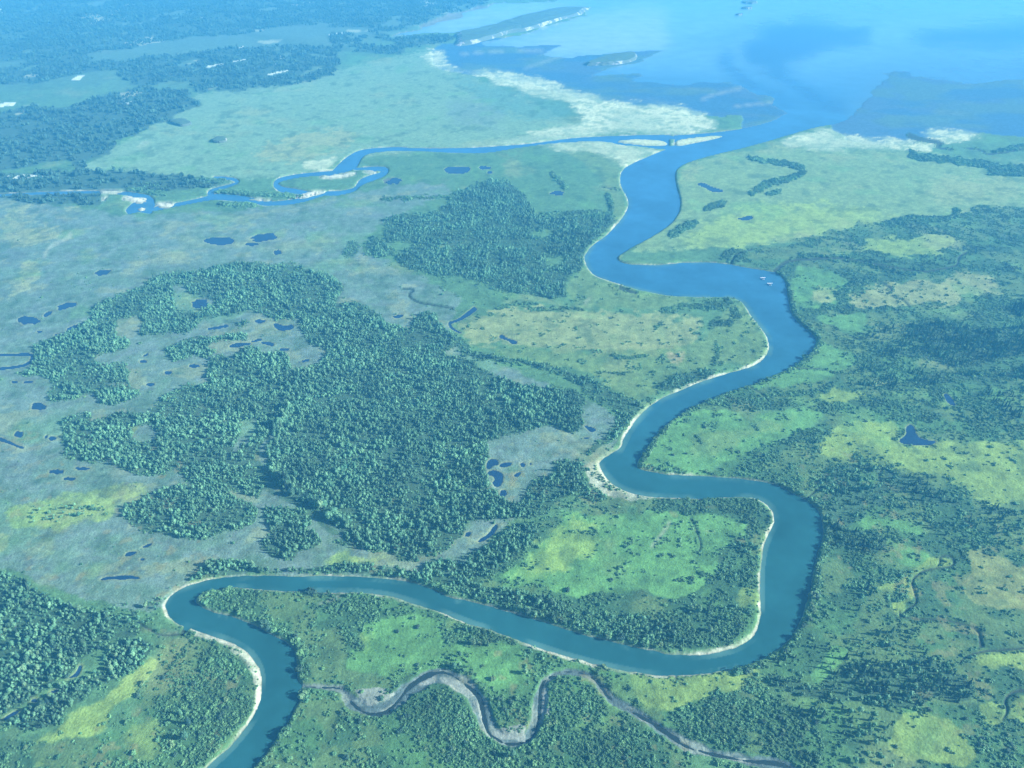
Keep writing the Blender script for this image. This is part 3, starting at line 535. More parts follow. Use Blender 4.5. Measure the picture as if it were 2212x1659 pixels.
stream_and_slope_dark = union([ribbon(chaikin(p, 1, False), w) for p, w in ((S('A 1530 212 1650 240 1760 262 1900 285 2040 300 2200 318'), 7), (S('A 1240 455 1210 500 1225 560 1290 585'), 6), (S('A 830 45 790 90 770 120'), 7), (S('A 130 320 100 345 90 370'), 6), (S('B -30 300 150 320 330 330'), 5))])
Cg = lerp(Cg, C_FARW, warp(blur(stream_and_slope_dark, 1), 2, 60, 646) * .7)  # tree-lined streams; hill slopes have their shade put into the colour
m_cream = warp(blur(union(cream), 3), 5, 55, 660)
streak = fbm(GX * .5 + GY * .10, GY * .62, 13, 661, 4, .7)
m_flatm = sstep(.35, .65, m_mudf)
Cg = lerp(Cg, C_MUD_SKY, m_flatm * (1 - .35 * (1 - sstep(.4, .6, fbm(GX, GY, 140, 662, 4)))))  # the wet mud's sky reflection is put into its blue
Cg = lerp(Cg, (.035, .12, .215), m_flatm * sstep(.47, .60, fbm(GX * .3, GY * .6, 110, 665, 5)) * .85)
cr = sstep(-.06, .16, streak - (.72 - .36 * m_cream)) ** 1
Cg = lerp(Cg, (.27, .37, .22), sstep(.1, .7, m_cream) * .75)
Cg = lerp(Cg, C_CREAM, cr * sstep(.12, .4, m_cream) * (.45 + .5 * sstep(.35, .65, fbm(GX, GY, 120, 663, 3))))
Cg = lerp(Cg, C_CREAM, blur(m_isles & ~fill(isle_mud), 1) * .95)
Cg = lerp(Cg, (.58, .60, .46), blur(m_sand, 1) * .95)
Cg = lerp(Cg, C_BANK, np.clip(m_track, 0, 1) * .8)
# dead grass at pond margins, open water beds, river banks
Cg = lerp(Cg, C_TAN, sstep(4, 1, p_sd) * .35)
Cg = lerp(Cg, C_WET, sstep(.8, -.6, p_sd) * .95)
gal = fbm(GX, GY, 60, 670, 3)
bank_w = (2.4 + 3.2 * sstep(.45, .72, gal)) * (1 - east) + 1.5 * east
bk = sstep(bank_w * 1.2, bank_w * .6, w_sd + (nC - .5) * 3.0)
in_marsh = sstep(250, 330, PYg)
Cg = lerp(Cg, C_BANK, bk * (1 - m_flatm) * (.45 + .45 * in_marsh) * (1 - east * .75) * (.25 + .75 * sstep(.40, .62, fbm(GX, GY, 34, 672, 3))))  # pale mud held back on east banks, painting in their shade
Cg = lerp(Cg, (.13, .14, .115), sstep(1.2, 0, w_sd) * .75)
Cg = lerp(Cg, (.085, .135, .125), sstep(1.2, -.6, side_sd) * (w_sd > 0))
Cg = lerp(Cg, C_WET, sstep(1.5, -1.0, sidew_sd) * bed * .8)
Cg = lerp(Cg, (.22, .28, .22), sstep(.48, .58, fbm(GX, GY, 20, 671, 5)) * bed * .7)
mbars = warp(blur(union([S('H 125 1180 250 1168 390 1195 330 1240 220 1278 160 1235'), S('H 640 1088 760 1108 860 1180 885 1220 770 1190 690 1140'), S('H 855 1235 890 1250 960 1400 940 1420 900 1340'), S('H 970 1440 1040 1420 1190 1390 1190 1490 1010 1480'), S('H 1290 1180 1330 1200 1340 1330 1300 1380 1280 1300'), S('H 1880 1330 1960 1350 1960 1390 1900 1360'), S('I 40 1500 90 1510 200 1560 120 1540'), S('I 300 1590 480 1600 560 1640 420 1620'), S('H 500 1130 640 1085 630 1140 540 1150')]), 1), 1.5, 12, 690)
Cg = lerp(Cg, (.25, .30, .25), sstep(.35, .65, mbars) * .85)
Cg = lerp(Cg, C_DARK, sstep(.6, -1.0, creek_sd) * (w_sd > -1) * .92)  # creek shade and overgrowth painted in as dark ground
Cg = lerp(Cg, C_SHRUB, sstep(4.5, 1.0, creek_sd) * .35 * (w_sd > 3))
fadeT = .40 + .60 * sstep(230, 620, PYg)
Cg *= (1 + fadeT * (.52 * (nB - .5) + .55 * (nC - .5)))[..., None]
# autumn tints
Cg = lerp(Cg, (.20, .20, .085), sstep(.63, .75, fbm(GX, GY, 15, 680, 3)) * sstep(.55, .7, fbm(GX, GY, 160, 681, 2)) * .45 * sstep(800, 1000, PYg))
Cg = np.clip(Cg, .006, .8)

# ------------------------------------------------------------------ materials
def mat(name):
    m = bpy.data.materials.new(name); m.use_nodes = True
    b = m.node_tree.nodes['Principled BSDF']
    return m, b, m.node_tree.nodes, m.node_tree.links
def new_noise(nodes, links, coord, scale, detail=4, rough=.6):
    n = nodes.new('ShaderNodeTexNoise'); n.inputs['Scale'].default_value = scale; n.inputs['Detail'].default_value = detail; n.inputs['Roughness'].default_value = rough
    links.new(coord, n.inputs['Vector']); return n.outputs['Fac']
def maprange(nodes, links, src, a, b, c, d):
    n = nodes.new('ShaderNodeMapRange'); n.inputs['From Min'].default_value = a; n.inputs['From Max'].default_value = b
    n.inputs['To Min'].default_value = c; n.inputs['To Max'].default_value = d; links.new(src, n.inputs['Value']); return n.outputs['Result']
def mul(nodes, links, col, fac):
    n = nodes.new('ShaderNodeMixRGB'); n.blend_type = 'MULTIPLY'; n.inputs['Fac'].default_value = 1
    links.new(col, n.inputs['Color1']); links.new(fac, n.inputs['Color2']); return n.outputs['Color']

def ground_material():
    m, b, nd, ln = mat('marsh_ground')
    a = nd.new('ShaderNodeAttribute'); a.attribute_name = 'tint'
    geo = nd.new('ShaderNodeNewGeometry')
    f1 = maprange(nd, ln, new_noise(nd, ln, geo.outputs['Position'], .42, 5, .7), .25, .75, .62, 1.38)
    f2 = maprange(nd, ln, new_noise(nd, ln, geo.outputs['Position'], .085, 5, .65), .3, .7, .80, 1.20)
    c = mul(nd, ln, mul(nd, ln, a.outputs['Color'], f1), f2)
    ln.new(c, b.inputs['Base Color']); b.inputs['Roughness'].default_value = .95
    b.inputs['Specular IOR Level'].default_value = .15
    bp = nd.new('ShaderNodeBump'); bp.inputs['Strength'].default_value = .8; bp.inputs['Distance'].default_value = 1.2
    ln.new(new_noise(nd, ln, geo.outputs['Position'], .33, 4, .65), bp.inputs['Height']); ln.new(bp.outputs['Normal'], b.inputs['Normal'])
    return m
def water_material(name, col, rough, bump, attr=False):
    m, b, nd, ln = mat(name)
    geo = nd.new('ShaderNodeNewGeometry')
    f = maprange(nd, ln, new_noise(nd, ln, geo.outputs['Position'], .012, 4, .6), .3, .7, .88, 1.14)
    if attr:
        src = nd.new('ShaderNodeAttribute'); src.attribute_name = 'tint'; o = src.outputs['Color']
    else:
        src = nd.new('ShaderNodeRGB'); src.outputs[0].default_value = (*col, 1); o = src.outputs[0]
    ln.new(mul(nd, ln, o, f), b.inputs['Base Color']); b.inputs['Roughness'].default_value = rough; b.inputs['IOR'].default_value = 1.33
    bp = nd.new('ShaderNodeBump'); bp.inputs['Strength'].default_value = bump; bp.inputs['Distance'].default_value = .12
    ln.new(new_noise(nd, ln, geo.outputs['Position'], .55, 3, .6), bp.inputs['Height']); ln.new(bp.outputs['Normal'], b.inputs['Normal'])
    return m
def leaf_material(name, dark, light, rough=.75):
    m, b, nd, ln = mat(name)
    oi = nd.new('ShaderNodeObjectInfo'); geo = nd.new('ShaderNodeNewGeometry')
    mx = nd.new('ShaderNodeMixRGB'); mx.inputs['Color1'].default_value = (*dark, 1); mx.inputs['Color2'].default_value = (*light, 1)
    ln.new(oi.outputs['Random'], mx.inputs['Fac'])
    f = maprange(nd, ln, new_noise(nd, ln, geo.outputs['Position'], .9, 3, .7), .3, .7, .62, 1.4)
    f2 = maprange(nd, ln, new_noise(nd, ln, geo.outputs['Position'], .016, 3, .6), .35, .65, .68, 1.34)
    ln.new(mul(nd, ln, mul(nd, ln, mx.outputs['Color'], f), f2), b.inputs['Base Color']); b.inputs['Roughness'].default_value = rough; b.inputs['Specular IOR Level'].default_value = .25
    return m
def plain(name, col, rough=.7, noise=None):
    m, b, nd, ln = mat(name)
    b.inputs['Roughness'].default_value = rough
    geo = nd.new('ShaderNodeNewGeometry'); rgb = nd.new('ShaderNodeRGB'); rgb.outputs[0].default_value = (*col, 1)
    f = maprange(nd, ln, new_noise(nd, ln, geo.outputs['Position'], noise or 1.5, 4, .65), .3, .7, .8, 1.2)
    ln.new(mul(nd, ln, rgb.outputs[0], f), b.inputs['Base Color'])
    return m
M_GROUND = ground_material()
M_RIVER = water_material('silty_river_water', None, .16, .35, attr=True)
M_POND = water_material('dark_bog_water', (.012, .042, .095), .08, .2)  # base colour raised to blue to carry some sky reflection
M_SEA = water_material('tidal_water', None, .18, .35, attr=True)
M_SIDE = water_material('brown_creek_water', (.020, .036, .036), .12, .2)
M_BIRCH = leaf_material('birch_leaves', (.046, .145, .080), (.125, .275, .145))
M_BIRCH_P = leaf_material('pale_birch_leaves', (.095, .20, .105), (.12, .23, .115))
M_BIRCH_D = leaf_material('dark_birch_leaves', (.030, .090, .055), (.045, .115, .065))
M_SPRUCE = leaf_material('spruce_needles', (.030, .105, .068), (.080, .195, .110))
M_SPRUCE_P = leaf_material('pale_spruce_needles', (.060, .135, .082), (.070, .145, .085))
M_SPRUCE_D = leaf_material('dark_spruce_needles', (.016, .055, .045), (.026, .072, .055))
M_BUSH = leaf_material('willow_leaves', (.044, .135, .066), (.110, .240, .100))
M_BUSH_P = leaf_material('pale_willow_leaves', (.095, .185, .085), (.12, .21, .09))
M_BUSH_D = leaf_material('dark_willow_leaves', (.030, .080, .055), (.042, .100, .060))
M_FAR = leaf_material('far_wood_leaves', (.024, .070, .050), (.042, .100, .065))
M_BARK = plain('bark', (.12, .10, .085), .9, 2.0)
M_ROCK = plain('pale_cliff_rock', (.30, .34, .34), .9, .12)
def patchy(m, other, scale, lo, hi):
    nd, ln = m.node_tree.nodes, m.node_tree.links; b = nd['Principled BSDF']
    src = b.inputs['Base Color'].links[0].from_socket; geo = nd.new('ShaderNodeNewGeometry')
    mx = nd.new('ShaderNodeMixRGB'); mx.inputs['Color1'].default_value = (*other, 1); ln.new(src, mx.inputs['Color2'])
    ln.new(maprange(nd, ln, new_noise(nd, ln, geo.outputs['Position'], scale, 3, .6), lo, hi, 0, 1), mx.inputs['Fac']); ln.new(mx.outputs['Color'], b.inputs['Base Color'])
patchy(M_ROCK, (.07, .115, .09), .022, .50, .60)
M_ISLETOP = plain('island_scrub', (.05, .11, .065), .95, .08)
M_WHITE = plain('white_aircraft_paint', (.82, .83, .82), .35, .5)
M_HULL = plain('grey_aircraft_hull', (.22, .24, .26), .4, .5)
M_GREY = plain('grey_float_metal', (.55, .57, .58), .35, .5)
M_GLASS = plain('cabin_glass', (.03, .05, .06), .08, .5)
M_BLUE = plain('blue_trim_paint', (.05, .12, .35), .35, .5)

# ------------------------------------------------------------------ grid meshes
def mesh_from(name, V, Fq, m, smooth=True):
    me = bpy.data.meshes.new(name)
    me.vertices.add(len(V)); me.vertices.foreach_set('co', np.ascontiguousarray(V, np.float32).ravel())
    n = len(Fq); k = Fq.shape[1]
    me.loops.add(n * k); me.loops.foreach_set('vertex_index', np.ascontiguousarray(Fq, np.int32).ravel())
    me.polygons.add(n); me.polygons.foreach_set('loop_start', np.arange(n, dtype=np.int32) * k)
    me.polygons.foreach_set('use_smooth', np.full(n, smooth))
    me.update(calc_edges=True); me.validate()
    if m: me.materials.append(m)
    return me
def link(name, me, parent=None):
    o = bpy.data.objects.new(name, me); COL.objects.link(o)
    if parent: o.parent = parent
    return o
def tag(o, label=None, cat=None, group=None, kind=None):
    if label: o['label'] = label
    if cat: o['category'] = cat
    if group: o['group'] = group
    if kind: o['kind'] = kind
    return o
IDX = np.arange(NY * NX).reshape(NY, NX)
QUADS = np.stack([IDX[1:, :-1], IDX[1:, 1:], IDX[:-1, 1:], IDX[:-1, :-1]], -1)       # facing up
def add_tint(me, col):
    a = me.attributes.new('tint', 'FLOAT_COLOR', 'POINT')
    rgba = np.ones((len(col), 4), np.float32); rgba[:, :3] = col
    a.data.foreach_set('color', rgba.ravel())
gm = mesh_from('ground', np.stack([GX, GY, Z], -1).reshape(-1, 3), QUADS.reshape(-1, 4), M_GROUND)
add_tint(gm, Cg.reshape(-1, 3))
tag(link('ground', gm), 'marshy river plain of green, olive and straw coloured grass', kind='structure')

taken = np.zeros((NY, NX), bool)
def water_sheet(name, mask, level, m, label, tint=None, grow=2):
    g = dilate(mask, grow)
    q = (g[:-1, :-1] | g[1:, :-1] | g[:-1, 1:] | g[1:, 1:]) & ~taken[:-1, :-1]
    if not q.any(): return None
    taken[:-1, :-1] |= q
    f = QUADS[q]; u, inv = np.unique(f, return_inverse=True)
    V = np.stack([GX.ravel()[u], GY.ravel()[u], np.full(len(u), level)], -1)
    me = mesh_from(name, V, inv.reshape(-1, 4), m)
    if tint is not None: add_tint(me, tint.reshape(-1, 3)[u])
    return tag(link(name, me), label, kind='structure')
# sea: silt-laden shallows are paler than the channels
Cs = np.empty((NY, NX, 3), np.float32); Cs[:] = (.13, .27, .33)
Cs = lerp(Cs, (.032, .135, .245), sstep(55, 215, PYg + 60 * (fbm(GX * .4, GY * .5, 420, 708, 4) - .5)))
deep = [S('C 1105 748 950 690 800 560 640 470 480 400 440 330 500 260 620 180 820 170 1000 190 1300 150 1250 260 1000 300 800 380 700 420 900 540 1100 640'),
        S('C 740 700 620 600 480 540 380 470 290 380 300 340 400 290 380 380 500 470 640 560 800 640'), S('C 1450 220 2212 130 V 3000 20 3000 130 C 2212 290 1600 290'), S('C 60 260 400 205 650 130 900 120 1200 190 800 190 560 190 380 240')]
dm = warp(blur(union(deep), 5), 5, 160, 700)
Cs = lerp(Cs, (.008, .070, .165), dm * .95)
pal = [S('B 960 287 1150 290 1300 275 1250 345 1450 360 1600 345 2050 305 C 0 240 0 60 B 1900 30 1500 120 1200 215'), S('B 630 130 500 215 720 200 1200 100 1600 42 1380 10 900 50')]
Cs = lerp(Cs, (.27, .39, .42), warp(blur(union(pal), 6), 5, 200, 705) * .8)
Cs = lerp(Cs, (.055, .135, .20), np.clip(blur(fill(mudflats[1]), 22) * 2.0, 0, 1) * (.65 + .35 * sstep(.4, .6, fbm(GX * .3, GY * .5, 120, 709, 4))))
mo_ = blur(m_river | m_trib, 26)
Cs = lerp(Cs, (.028, .130, .245), np.clip(mo_ * 2.2, 0, 1))
Cs *= (.86 + .28 * fbm(GX * .5, GY * .5, 260, 710, 4))[..., None]
Cr = np.empty((NY, NX, 3), np.float32); Cr[:] = (.016, .088, .096)          # silty teal; farther off, the blue of haze is painted in
Cr = lerp(Cr, (.030, .135, .250), sstep(1150, 350, PYg))
shoal = sstep(-13, -1, w_sd) * (1 - east) * sstep(.30, .60, fbm(GX, GY, 45, 720, 3))
Cr = lerp(Cr, (.075, .185, .165), shoal * .75 * sstep(300, 600, PYg))
Cr *= (.80 + .40 * fbm(GX, GY, 75, 721, 4) + .22 * (fbm(GX, GY, 14, 722, 3) - .5))[..., None]
water_sheet('river', m_river, 0.0, M_RIVER, 'teal silty river winding in wide meanders to the tidal bay', Cr)
water_sheet('tributary', m_trib, 0.0, M_RIVER, 'smaller blue river joining the main river from the west', Cr)
water_sheet('stream', m_brook, 0.0, M_RIVER, 'narrow meandering upper course of the tributary among sandbars', Cr)
water_sheet('sea', m_sea, 0.0, M_SEA, 'hazy blue tidal bay beyond the mudflats', Cs)
water_sheet('creek', sidew_m, 0.04, M_SIDE, 'thin brown water in the muddy side creek below the river loop', grow=3)
pond_names = 'dark pond in the marsh'
for k_, m in enumerate(pond_masks):
    water_sheet('pond', m, LAND - .55, M_POND, pond_names, grow=1)

# small islands and the bluff: raised ground with cliff sides
def cliff_land(name, poly, h, label, tilt=0.0, seed=0):
    p = chaikin(poly, 2); X, Y = ground(p[:, 0], p[:, 1]); n = len(p)
    cx, cy = X.mean(), Y.mean()
    nz = fbm(X, Y, 25, seed, 3) - .5
    X = X + nz * 14; Y = Y + nz * 14
    bm = bmesh.new()
    def ring(s, z, jit): return [bm.verts.new((cx + (X[i] - cx) * s + random.uniform(-jit, jit), cy + (Y[i] - cy) * s + random.uniform(-jit, jit), z if np.isscalar(z) else z[i])) for i in range(n)]
    hv = h * (.75 + .5 * fbm(X, Y, 60, seed + 3, 2))
    r0 = ring(1.0, -1.0, 0); r1 = ring(.985, 1.5 + hv * .1, 1.0); r2 = ring(.95, hv * .62, 1.6); r3 = ring(.90, hv, 1.2); r4 = ring(.5, hv * 1.18, 2)
    for a, b, mi in ((r0, r1, 0), (r1, r2, 0), (r2, r3, 0), (r3, r4, 1)):
        for i in range(n):
            f = bm.faces.new((a[i], a[(i + 1) % n], b[(i + 1) % n], b[i])); f.material_index = mi
    f = bm.faces.new(r4); f.material_index = 1
    bmesh.ops.recalc_face_normals(bm, faces=bm.faces)
    me = bpy.data.meshes.new(name); bm.to_mesh(me); bm.free()
    me.materials.append(M_ROCK); me.materials.append(M_ISLETOP)
    return tag(link(name, me), label, kind='structure')
isl = S('B 1545 412 1600 385 1700 355 1800 338 1860 332 1892 350 1880 375 1840 390 1780 400 1700 408 1620 410')
bluff = S('B 735 292 760 245 720 218 900 190 1000 165 1150 112 1350 68 1450 52 1600 44 1565 75 1545 95 1420 125 1300 165 1200 200 1100 208 1050 225 900 265 850 282')
knoll = S('A 1315 890 1330 872 1370 864 1416 868 1418 882 1400 892 1360 895')
point = S('A 1040 770 1100 752 1160 755 1200 775 1170 788 1120 795')
cliff_land('island', isl, 12, 'wooded islet with pale cliffs standing on the mudflat', seed=5)
cliff_land('bluff', bluff, 16, 'long narrow wooded bluff with pale cliffs running out into the bay', seed=15)
cliff_land('knoll', knoll, 9, 'small wooded rock knoll alone in the green plain', seed=25)
cliff_land('rocky_point', point, 9, 'low wooded rocky point at the edge of the green plain', seed=35)
far_isl = [ell('C', 500, 16, 50, 8), ell('C', 490, 51, 32, 5), ell('C', 438, 93, 20, 2.5)]
for k_, (p, lb) in enumerate(zip(far_isl, ('long low blue island at the top of the bay', 'flat dark islet just below the long far island', 'smallest thin islet nearest in the far row of three'))):
    cliff_land('island', p, 7, lb, seed=45 + k_)

# ------------------------------------------------------------------ plants: prototypes
def lump(bm, c, r, seed, sub=1, jag=.28, mi=0):
    rs = random.Random(seed)
    res = bmesh.ops.create_icosphere(bm, subdivisions=sub, radius=1.0)
    for v in res['verts']:
        k = 1 + rs.uniform(-jag, jag)
        v.co = Vector((c[0] + v.co.x * r[0] * k, c[1] + v.co.y * r[1] * k, c[2] + v.co.z * r[2] * k))
def sprays(bm, c, r, n, size, rs):
    for _ in range(n):
        d = Vector((rs.gauss(0, 1), rs.gauss(0, 1), rs.gauss(0, 1))).normalized()
        if d.z < -.5: d.z = -d.z
        p = Vector((c[0] + d.x * r[0], c[1] + d.y * r[1], c[2] + d.z * r[2])) * 1.0
        a = Vector((rs.uniform(-1, 1), rs.uniform(-1, 1), rs.uniform(-1, 1))).normalized() * size
        b = a.cross(d).normalized() * size * .8
        vs = [bm.verts.new(p - a * .5 - b * .3), bm.verts.new(p + a * .6), bm.verts.new(p + b + d * size * .4)]
        bm.faces.new(vs)
def bm_mesh(name, bm, m):
    me = bpy.data.meshes.new(name); bm.to_mesh(me); bm.free()
    if m: me.materials.append(m)
    return me
def birch_crown(seed, m, fine=True):
    rs = random.Random(seed); bm = bmesh.new()
    hgt = 10.0
    for k in range(rs.choice((4, 5))):
        a = rs.uniform(0, 6.28); z = rs.uniform(.34, .86); o = (1.15 - z) * 1.5
        lump(bm, (math.cos(a) * o, math.sin(a) * o, hgt * z), (rs.uniform(1.2, 1.9), rs.uniform(1.2, 1.9), rs.uniform(1.5, 2.4)), seed * 9 + k, 2 if fine else 1, .30)
    lump(bm, (0, 0, hgt * .58), (1.7, 1.7, 3.6), seed * 9 + 8, 1, .25)
    sprays(bm, (0, 0, hgt * .6), (2.4, 2.4, 4.2), 46, .85, rs)
    return bm_mesh('birch_crown', bm, m)
def trunk_mesh(h, r, m):
    bm = bmesh.new(); rings = []
    for z, k in ((-.4, 1.25), (h * .3, .9), (h * .75, .55), (h, .2)):
        rings.append([bm.verts.new((math.cos(a) * r * k + .12 * math.sin(z), math.sin(a) * r * k, z)) for a in np.linspace(0, 6.2832, 7)[:-1]])
    for a, b in zip(rings, rings[1:]):
        for i in range(6): bm.faces.new((a[i], a[(i + 1) % 6], b[(i + 1) % 6], b[i]))
    for s, z in ((1, .42), (-1, .55), (1, .68)):     # limbs
        b0 = Vector((0, 0, h * z)); b1 = Vector((s * h * .13, h * .06 * s, h * (z + .14)))
        q = [bm.verts.new(b0 + Vector((0, .1, 0))), bm.verts.new(b0 + Vector((0, -.1, 0))), bm.verts.new(b0 + Vector((0, 0, .2))), bm.verts.new(b1)]
        bm.faces.new((q[0], q[1], q[3])); bm.faces.new((q[1], q[2], q[3])); bm.faces.new((q[2], q[0], q[3]))
    return bm_mesh('trunk', bm, m)
def spruce_crown(seed, m):
    rs = random.Random(seed); bm = bmesh.new()
    h = 13.5; tiers = 8; n = 11
    for t in range(tiers):
        f = t / tiers; z0 = 1.0 + f * h * .9; r = 2.25 * (1 - f) ** .8 + .25
        top = bm.verts.new((rs.uniform(-.1, .1), rs.uniform(-.1, .1), z0 + h * .24))
        ring = []
        for k in range(n * 2):
            a = k / (n * 2) * 6.2832 + rs.uniform(-.1, .1) + t * .7
            rr = r * (rs.uniform(.85, 1.2) if k % 2 else rs.uniform(.45, .68))
            ring.append(bm.verts.new((math.cos(a) * rr, math.sin(a) * rr, z0 - (.35 if k % 2 else -.25) + rs.uniform(-.2, .2))))
        for k in range(n * 2): bm.faces.new((ring[k], ring[(k + 1) % (n * 2)], top))
    return bm_mesh('spruce_crown', bm, m)
def bush_mesh(seed, m, fine=False):
    rs = random.Random(seed); bm = bmesh.new()
    for k in range(rs.choice((3, 4, 5))):
        a = rs.uniform(0, 6.28); o = rs.uniform(.3, 1.25)
        lump(bm, (math.cos(a) * o, math.sin(a) * o, rs.uniform(.6, 1.2)), (rs.uniform(.6, 1.05), rs.uniform(.6, 1.05), rs.uniform(.7, 1.2)), seed * 7 + k, 2 if fine else 1, .33)
    sprays(bm, (0, 0, 1.0), (1.5, 1.5, 1.2), 26, .5, rs)
    return bm_mesh('bush_leaves', bm, m)
def stems_mesh(m):
    bm = bmesh.new()
    for k in range(5):
        a = k * 1.257; b0 = Vector((.12 * math.cos(a), .12 * math.sin(a), -.3)); b1 = Vector((1.0 * math.cos(a), 1.0 * math.sin(a), 1.2))
        s = Vector((-math.sin(a), math.cos(a), 0)) * .06
        q = [bm.verts.new(b0 + s), bm.verts.new(b0 - s), bm.verts.new(b0 + Vector((0, 0, .15))), bm.verts.new(b1)]
        bm.faces.new((q[0], q[1], q[3])); bm.faces.new((q[1], q[2], q[3])); bm.faces.new((q[2], q[0], q[3]))
    return bm_mesh('stems', bm, m)

# ------------------------------------------------------------------ where plants grow
def lookup(arr, px, py):
    i = np.clip(np.rint(row_of(py)), 0, NY - 1).astype(int); j = np.clip(np.rint(col_of(px)), 0, NX - 1).astype(int)
    return arr[i, j]
def bil(arr, px, py):
    r = np.clip(row_of(py), 0, NY - 1.001); c = np.clip(col_of(px), 0, NX - 1.001)
    i = r.astype(int); j = c.astype(int); fr = r - i; fc = c - j
    return (arr[i, j] * (1 - fr) + arr[i + 1, j] * fr) * (1 - fc) + (arr[i, j + 1] * (1 - fr) + arr[i + 1, j + 1] * fr) * fc
def candidates(x0, x1, y0, y1, sp, jit=.48):
    xs = np.arange(x0, x1, sp); ys = np.arange(y0, y1, sp)
    a, b = np.meshgrid(xs, ys); a = a.ravel() + rng.uniform(-jit, jit, a.size) * sp; b = b.ravel() + rng.uniform(-jit, jit, b.size) * sp
    px, py, d = project(a, b)
    ok = (px > -110) & (px < 2320) & (py > -30) & (py < 1740)
    return a[ok], b[ok], px[ok], py[ok]
dry = (w_sd > 3.0) & (p_sd > 1.8) & (side_sd > 2.0) & (creek_sd > 1.0)
trees = {'birch': [], 'spruce': []}         # rows: X, Y, px, py, stand index, size factor
stand_names = list(W.keys())
stand_id = np.full((NY, NX), -1, np.int16); dens = np.zeros((NY, NX), np.float32)
for s, name in enumerate(stand_names):
    m = wood_masks[name] > .42
    gaps = sstep(.34, .46, fbm(GX, GY, 17, 800 + s, 4))
    wind = sstep(.006, .034, np.abs(fbm(GX, GY, 85, 840 + s, 4, .5) - .5))
    stand_id[m] = s; dens[m] = (.25 + .75 * wind)[m] * ({'river bend spruces': .24, 'eastern spruce wood': .40, 'southern spruce wood': .40, 'bank wood': .75, 'loop wood': .42, 'north wood': .60, 'bend wood': .5}.get(name, .93) * (.22 + .78 * gaps) * (1 - .85 * sstep(.57, .65, fbm(GX, GY, 42, 830 + s, 4))))[m]
for name, polys in THIN.items():
    s = stand_names.index(name); m = (warp(blur(union(polys), 3), 4, 30, 850 + s) > .4) & (stand_id < 0)
    stand_id[m] = s; dens[m] = (.11 * sstep(.42, .62, fbm(GX, GY, 22, 870 + s, 3)) + .03)[m]
dens[~dry] = 0
X, Y, px, py = candidates(-1700, 1700, 250, 2900, 2.45)
sid = lookup(stand_id, px, py); dn = lookup(dens, px, py)
keep = (sid >= 0) & (rng.random(len(X)) < dn)
X, Y, px, py, sid = X[keep], Y[keep], px[keep], py[keep], sid[keep]
lane = lookup(blur(fill(S('D 1770 950 1720 1100 1665 1250 1680 1380 1740 1480 1850 1560 G 2010 100 2100 190 2160 170 2060 60 D 1900 1540 1790 1450 1725 1370 1715 1250 1780 1100 1820 980')), 1), px, py)
sz = (.45 + .40 * lane) * np.clip(rng.lognormal(-.03, .36, len(X)), .42, 2.1) * (.85 + .35 * fbm(X, Y, 60, 880, 2))
issp = np.array([n in SPRUCE for n in stand_names])[sid]
mixed = rng.random(len(X))
issp = np.where(issp, mixed < np.array([.85 if n == 'eastern spruce wood' else .42 for n in stand_names])[sid], mixed < .10)
zt = bil(Z, px, py)
def rows(sel): return dict(X=X[sel], Y=Y[sel], Z=zt[sel], px=px[sel], py=py[sel], sid=sid[sel], sz=sz[sel])
birch, spruce = rows(~issp), rows(issp)

# willow bushes: thickets, meadow rounds and the brushy river edge
BX, BY, bpx, bpy_ = candidates(-1500, 1600, 250, 2500, 1.95)
sm = lookup(shrub_mask, bpx, bpy_); wd = lookup(w_sd, bpx, bpy_); okb = lookup(dry.astype(np.float32), bpx, bpy_) > .5
cl = fbm(BX, BY, 14, 900, 4); cl2 = fbm(BX, BY, 48, 905, 4)
pr = sm * (.08 + .72 * sstep(.44, .58, cl) * sstep(.38, .52, cl2) + .14 * sstep(.5, .7, cl2))
east_b = lookup(east, bpx, bpy_)
brush = sstep(14, 4, wd) * (wd > 3.2) * sstep(560, 700, bpy_) * (.15 + .75 * east_b) * (.35 + .65 * sstep(.42, .6, fbm(BX, BY, 25, 906, 3)))
rounds = .42 * sstep(.70, .78, fbm(BX, BY, 13, 907, 2)) * sstep(500, 700, bpy_)
tufts = .004 * (bpy_ > 600)
wm = lookup(m_wood, bpx, bpy_); tl = lookup(stand_id, bpx, bpy_)
ssd = lookup(side_sd, bpx, bpy_); csd = lookup(creek_sd, bpx, bpy_)
fringe = .55 * ((ssd > 2) & (ssd < 8)) * sstep(.40, .58, cl) + .30 * ((csd > 1) & (csd < 4.5)) * sstep(.4, .55, cl)
edge = .25 * ((wm > .1) & (wm < .6)) + .10 * (tl >= 0)
bogm = blur(fill(fields[0][0][0]), 6); bgb = lookup(bogm, bpx, bpy_)
pr = np.maximum.reduce([pr, brush, fringe, .62 * lookup(dd, bpx, bpy_), .75 * lookup(bandt, bpx, bpy_), (rounds + tufts) * (1 - .8 * bgb), edge]) * (1 - .55 * sstep(.45, .8, bgb) * (wm < .1))
far_fade = 1
brush = np.where(bpy_ > 560, brush, 0)
kb = okb & (rng.random(len(BX)) < pr)
bush = dict(X=BX[kb], Y=BY[kb], px=bpx[kb], py=bpy_[kb], sz=.56 * np.clip(rng.lognormal(-.02, .36, kb.sum()), .45, 2.6))
bush['sz'] *= 1 + .7 * (brush[kb] > .3) * east_b[kb] + .6 * lookup(bandt, bush['px'], bush['py']) * (bush['py'] < 640)
bush['Z'] = bil(Z, bush['px'], bush['py'])

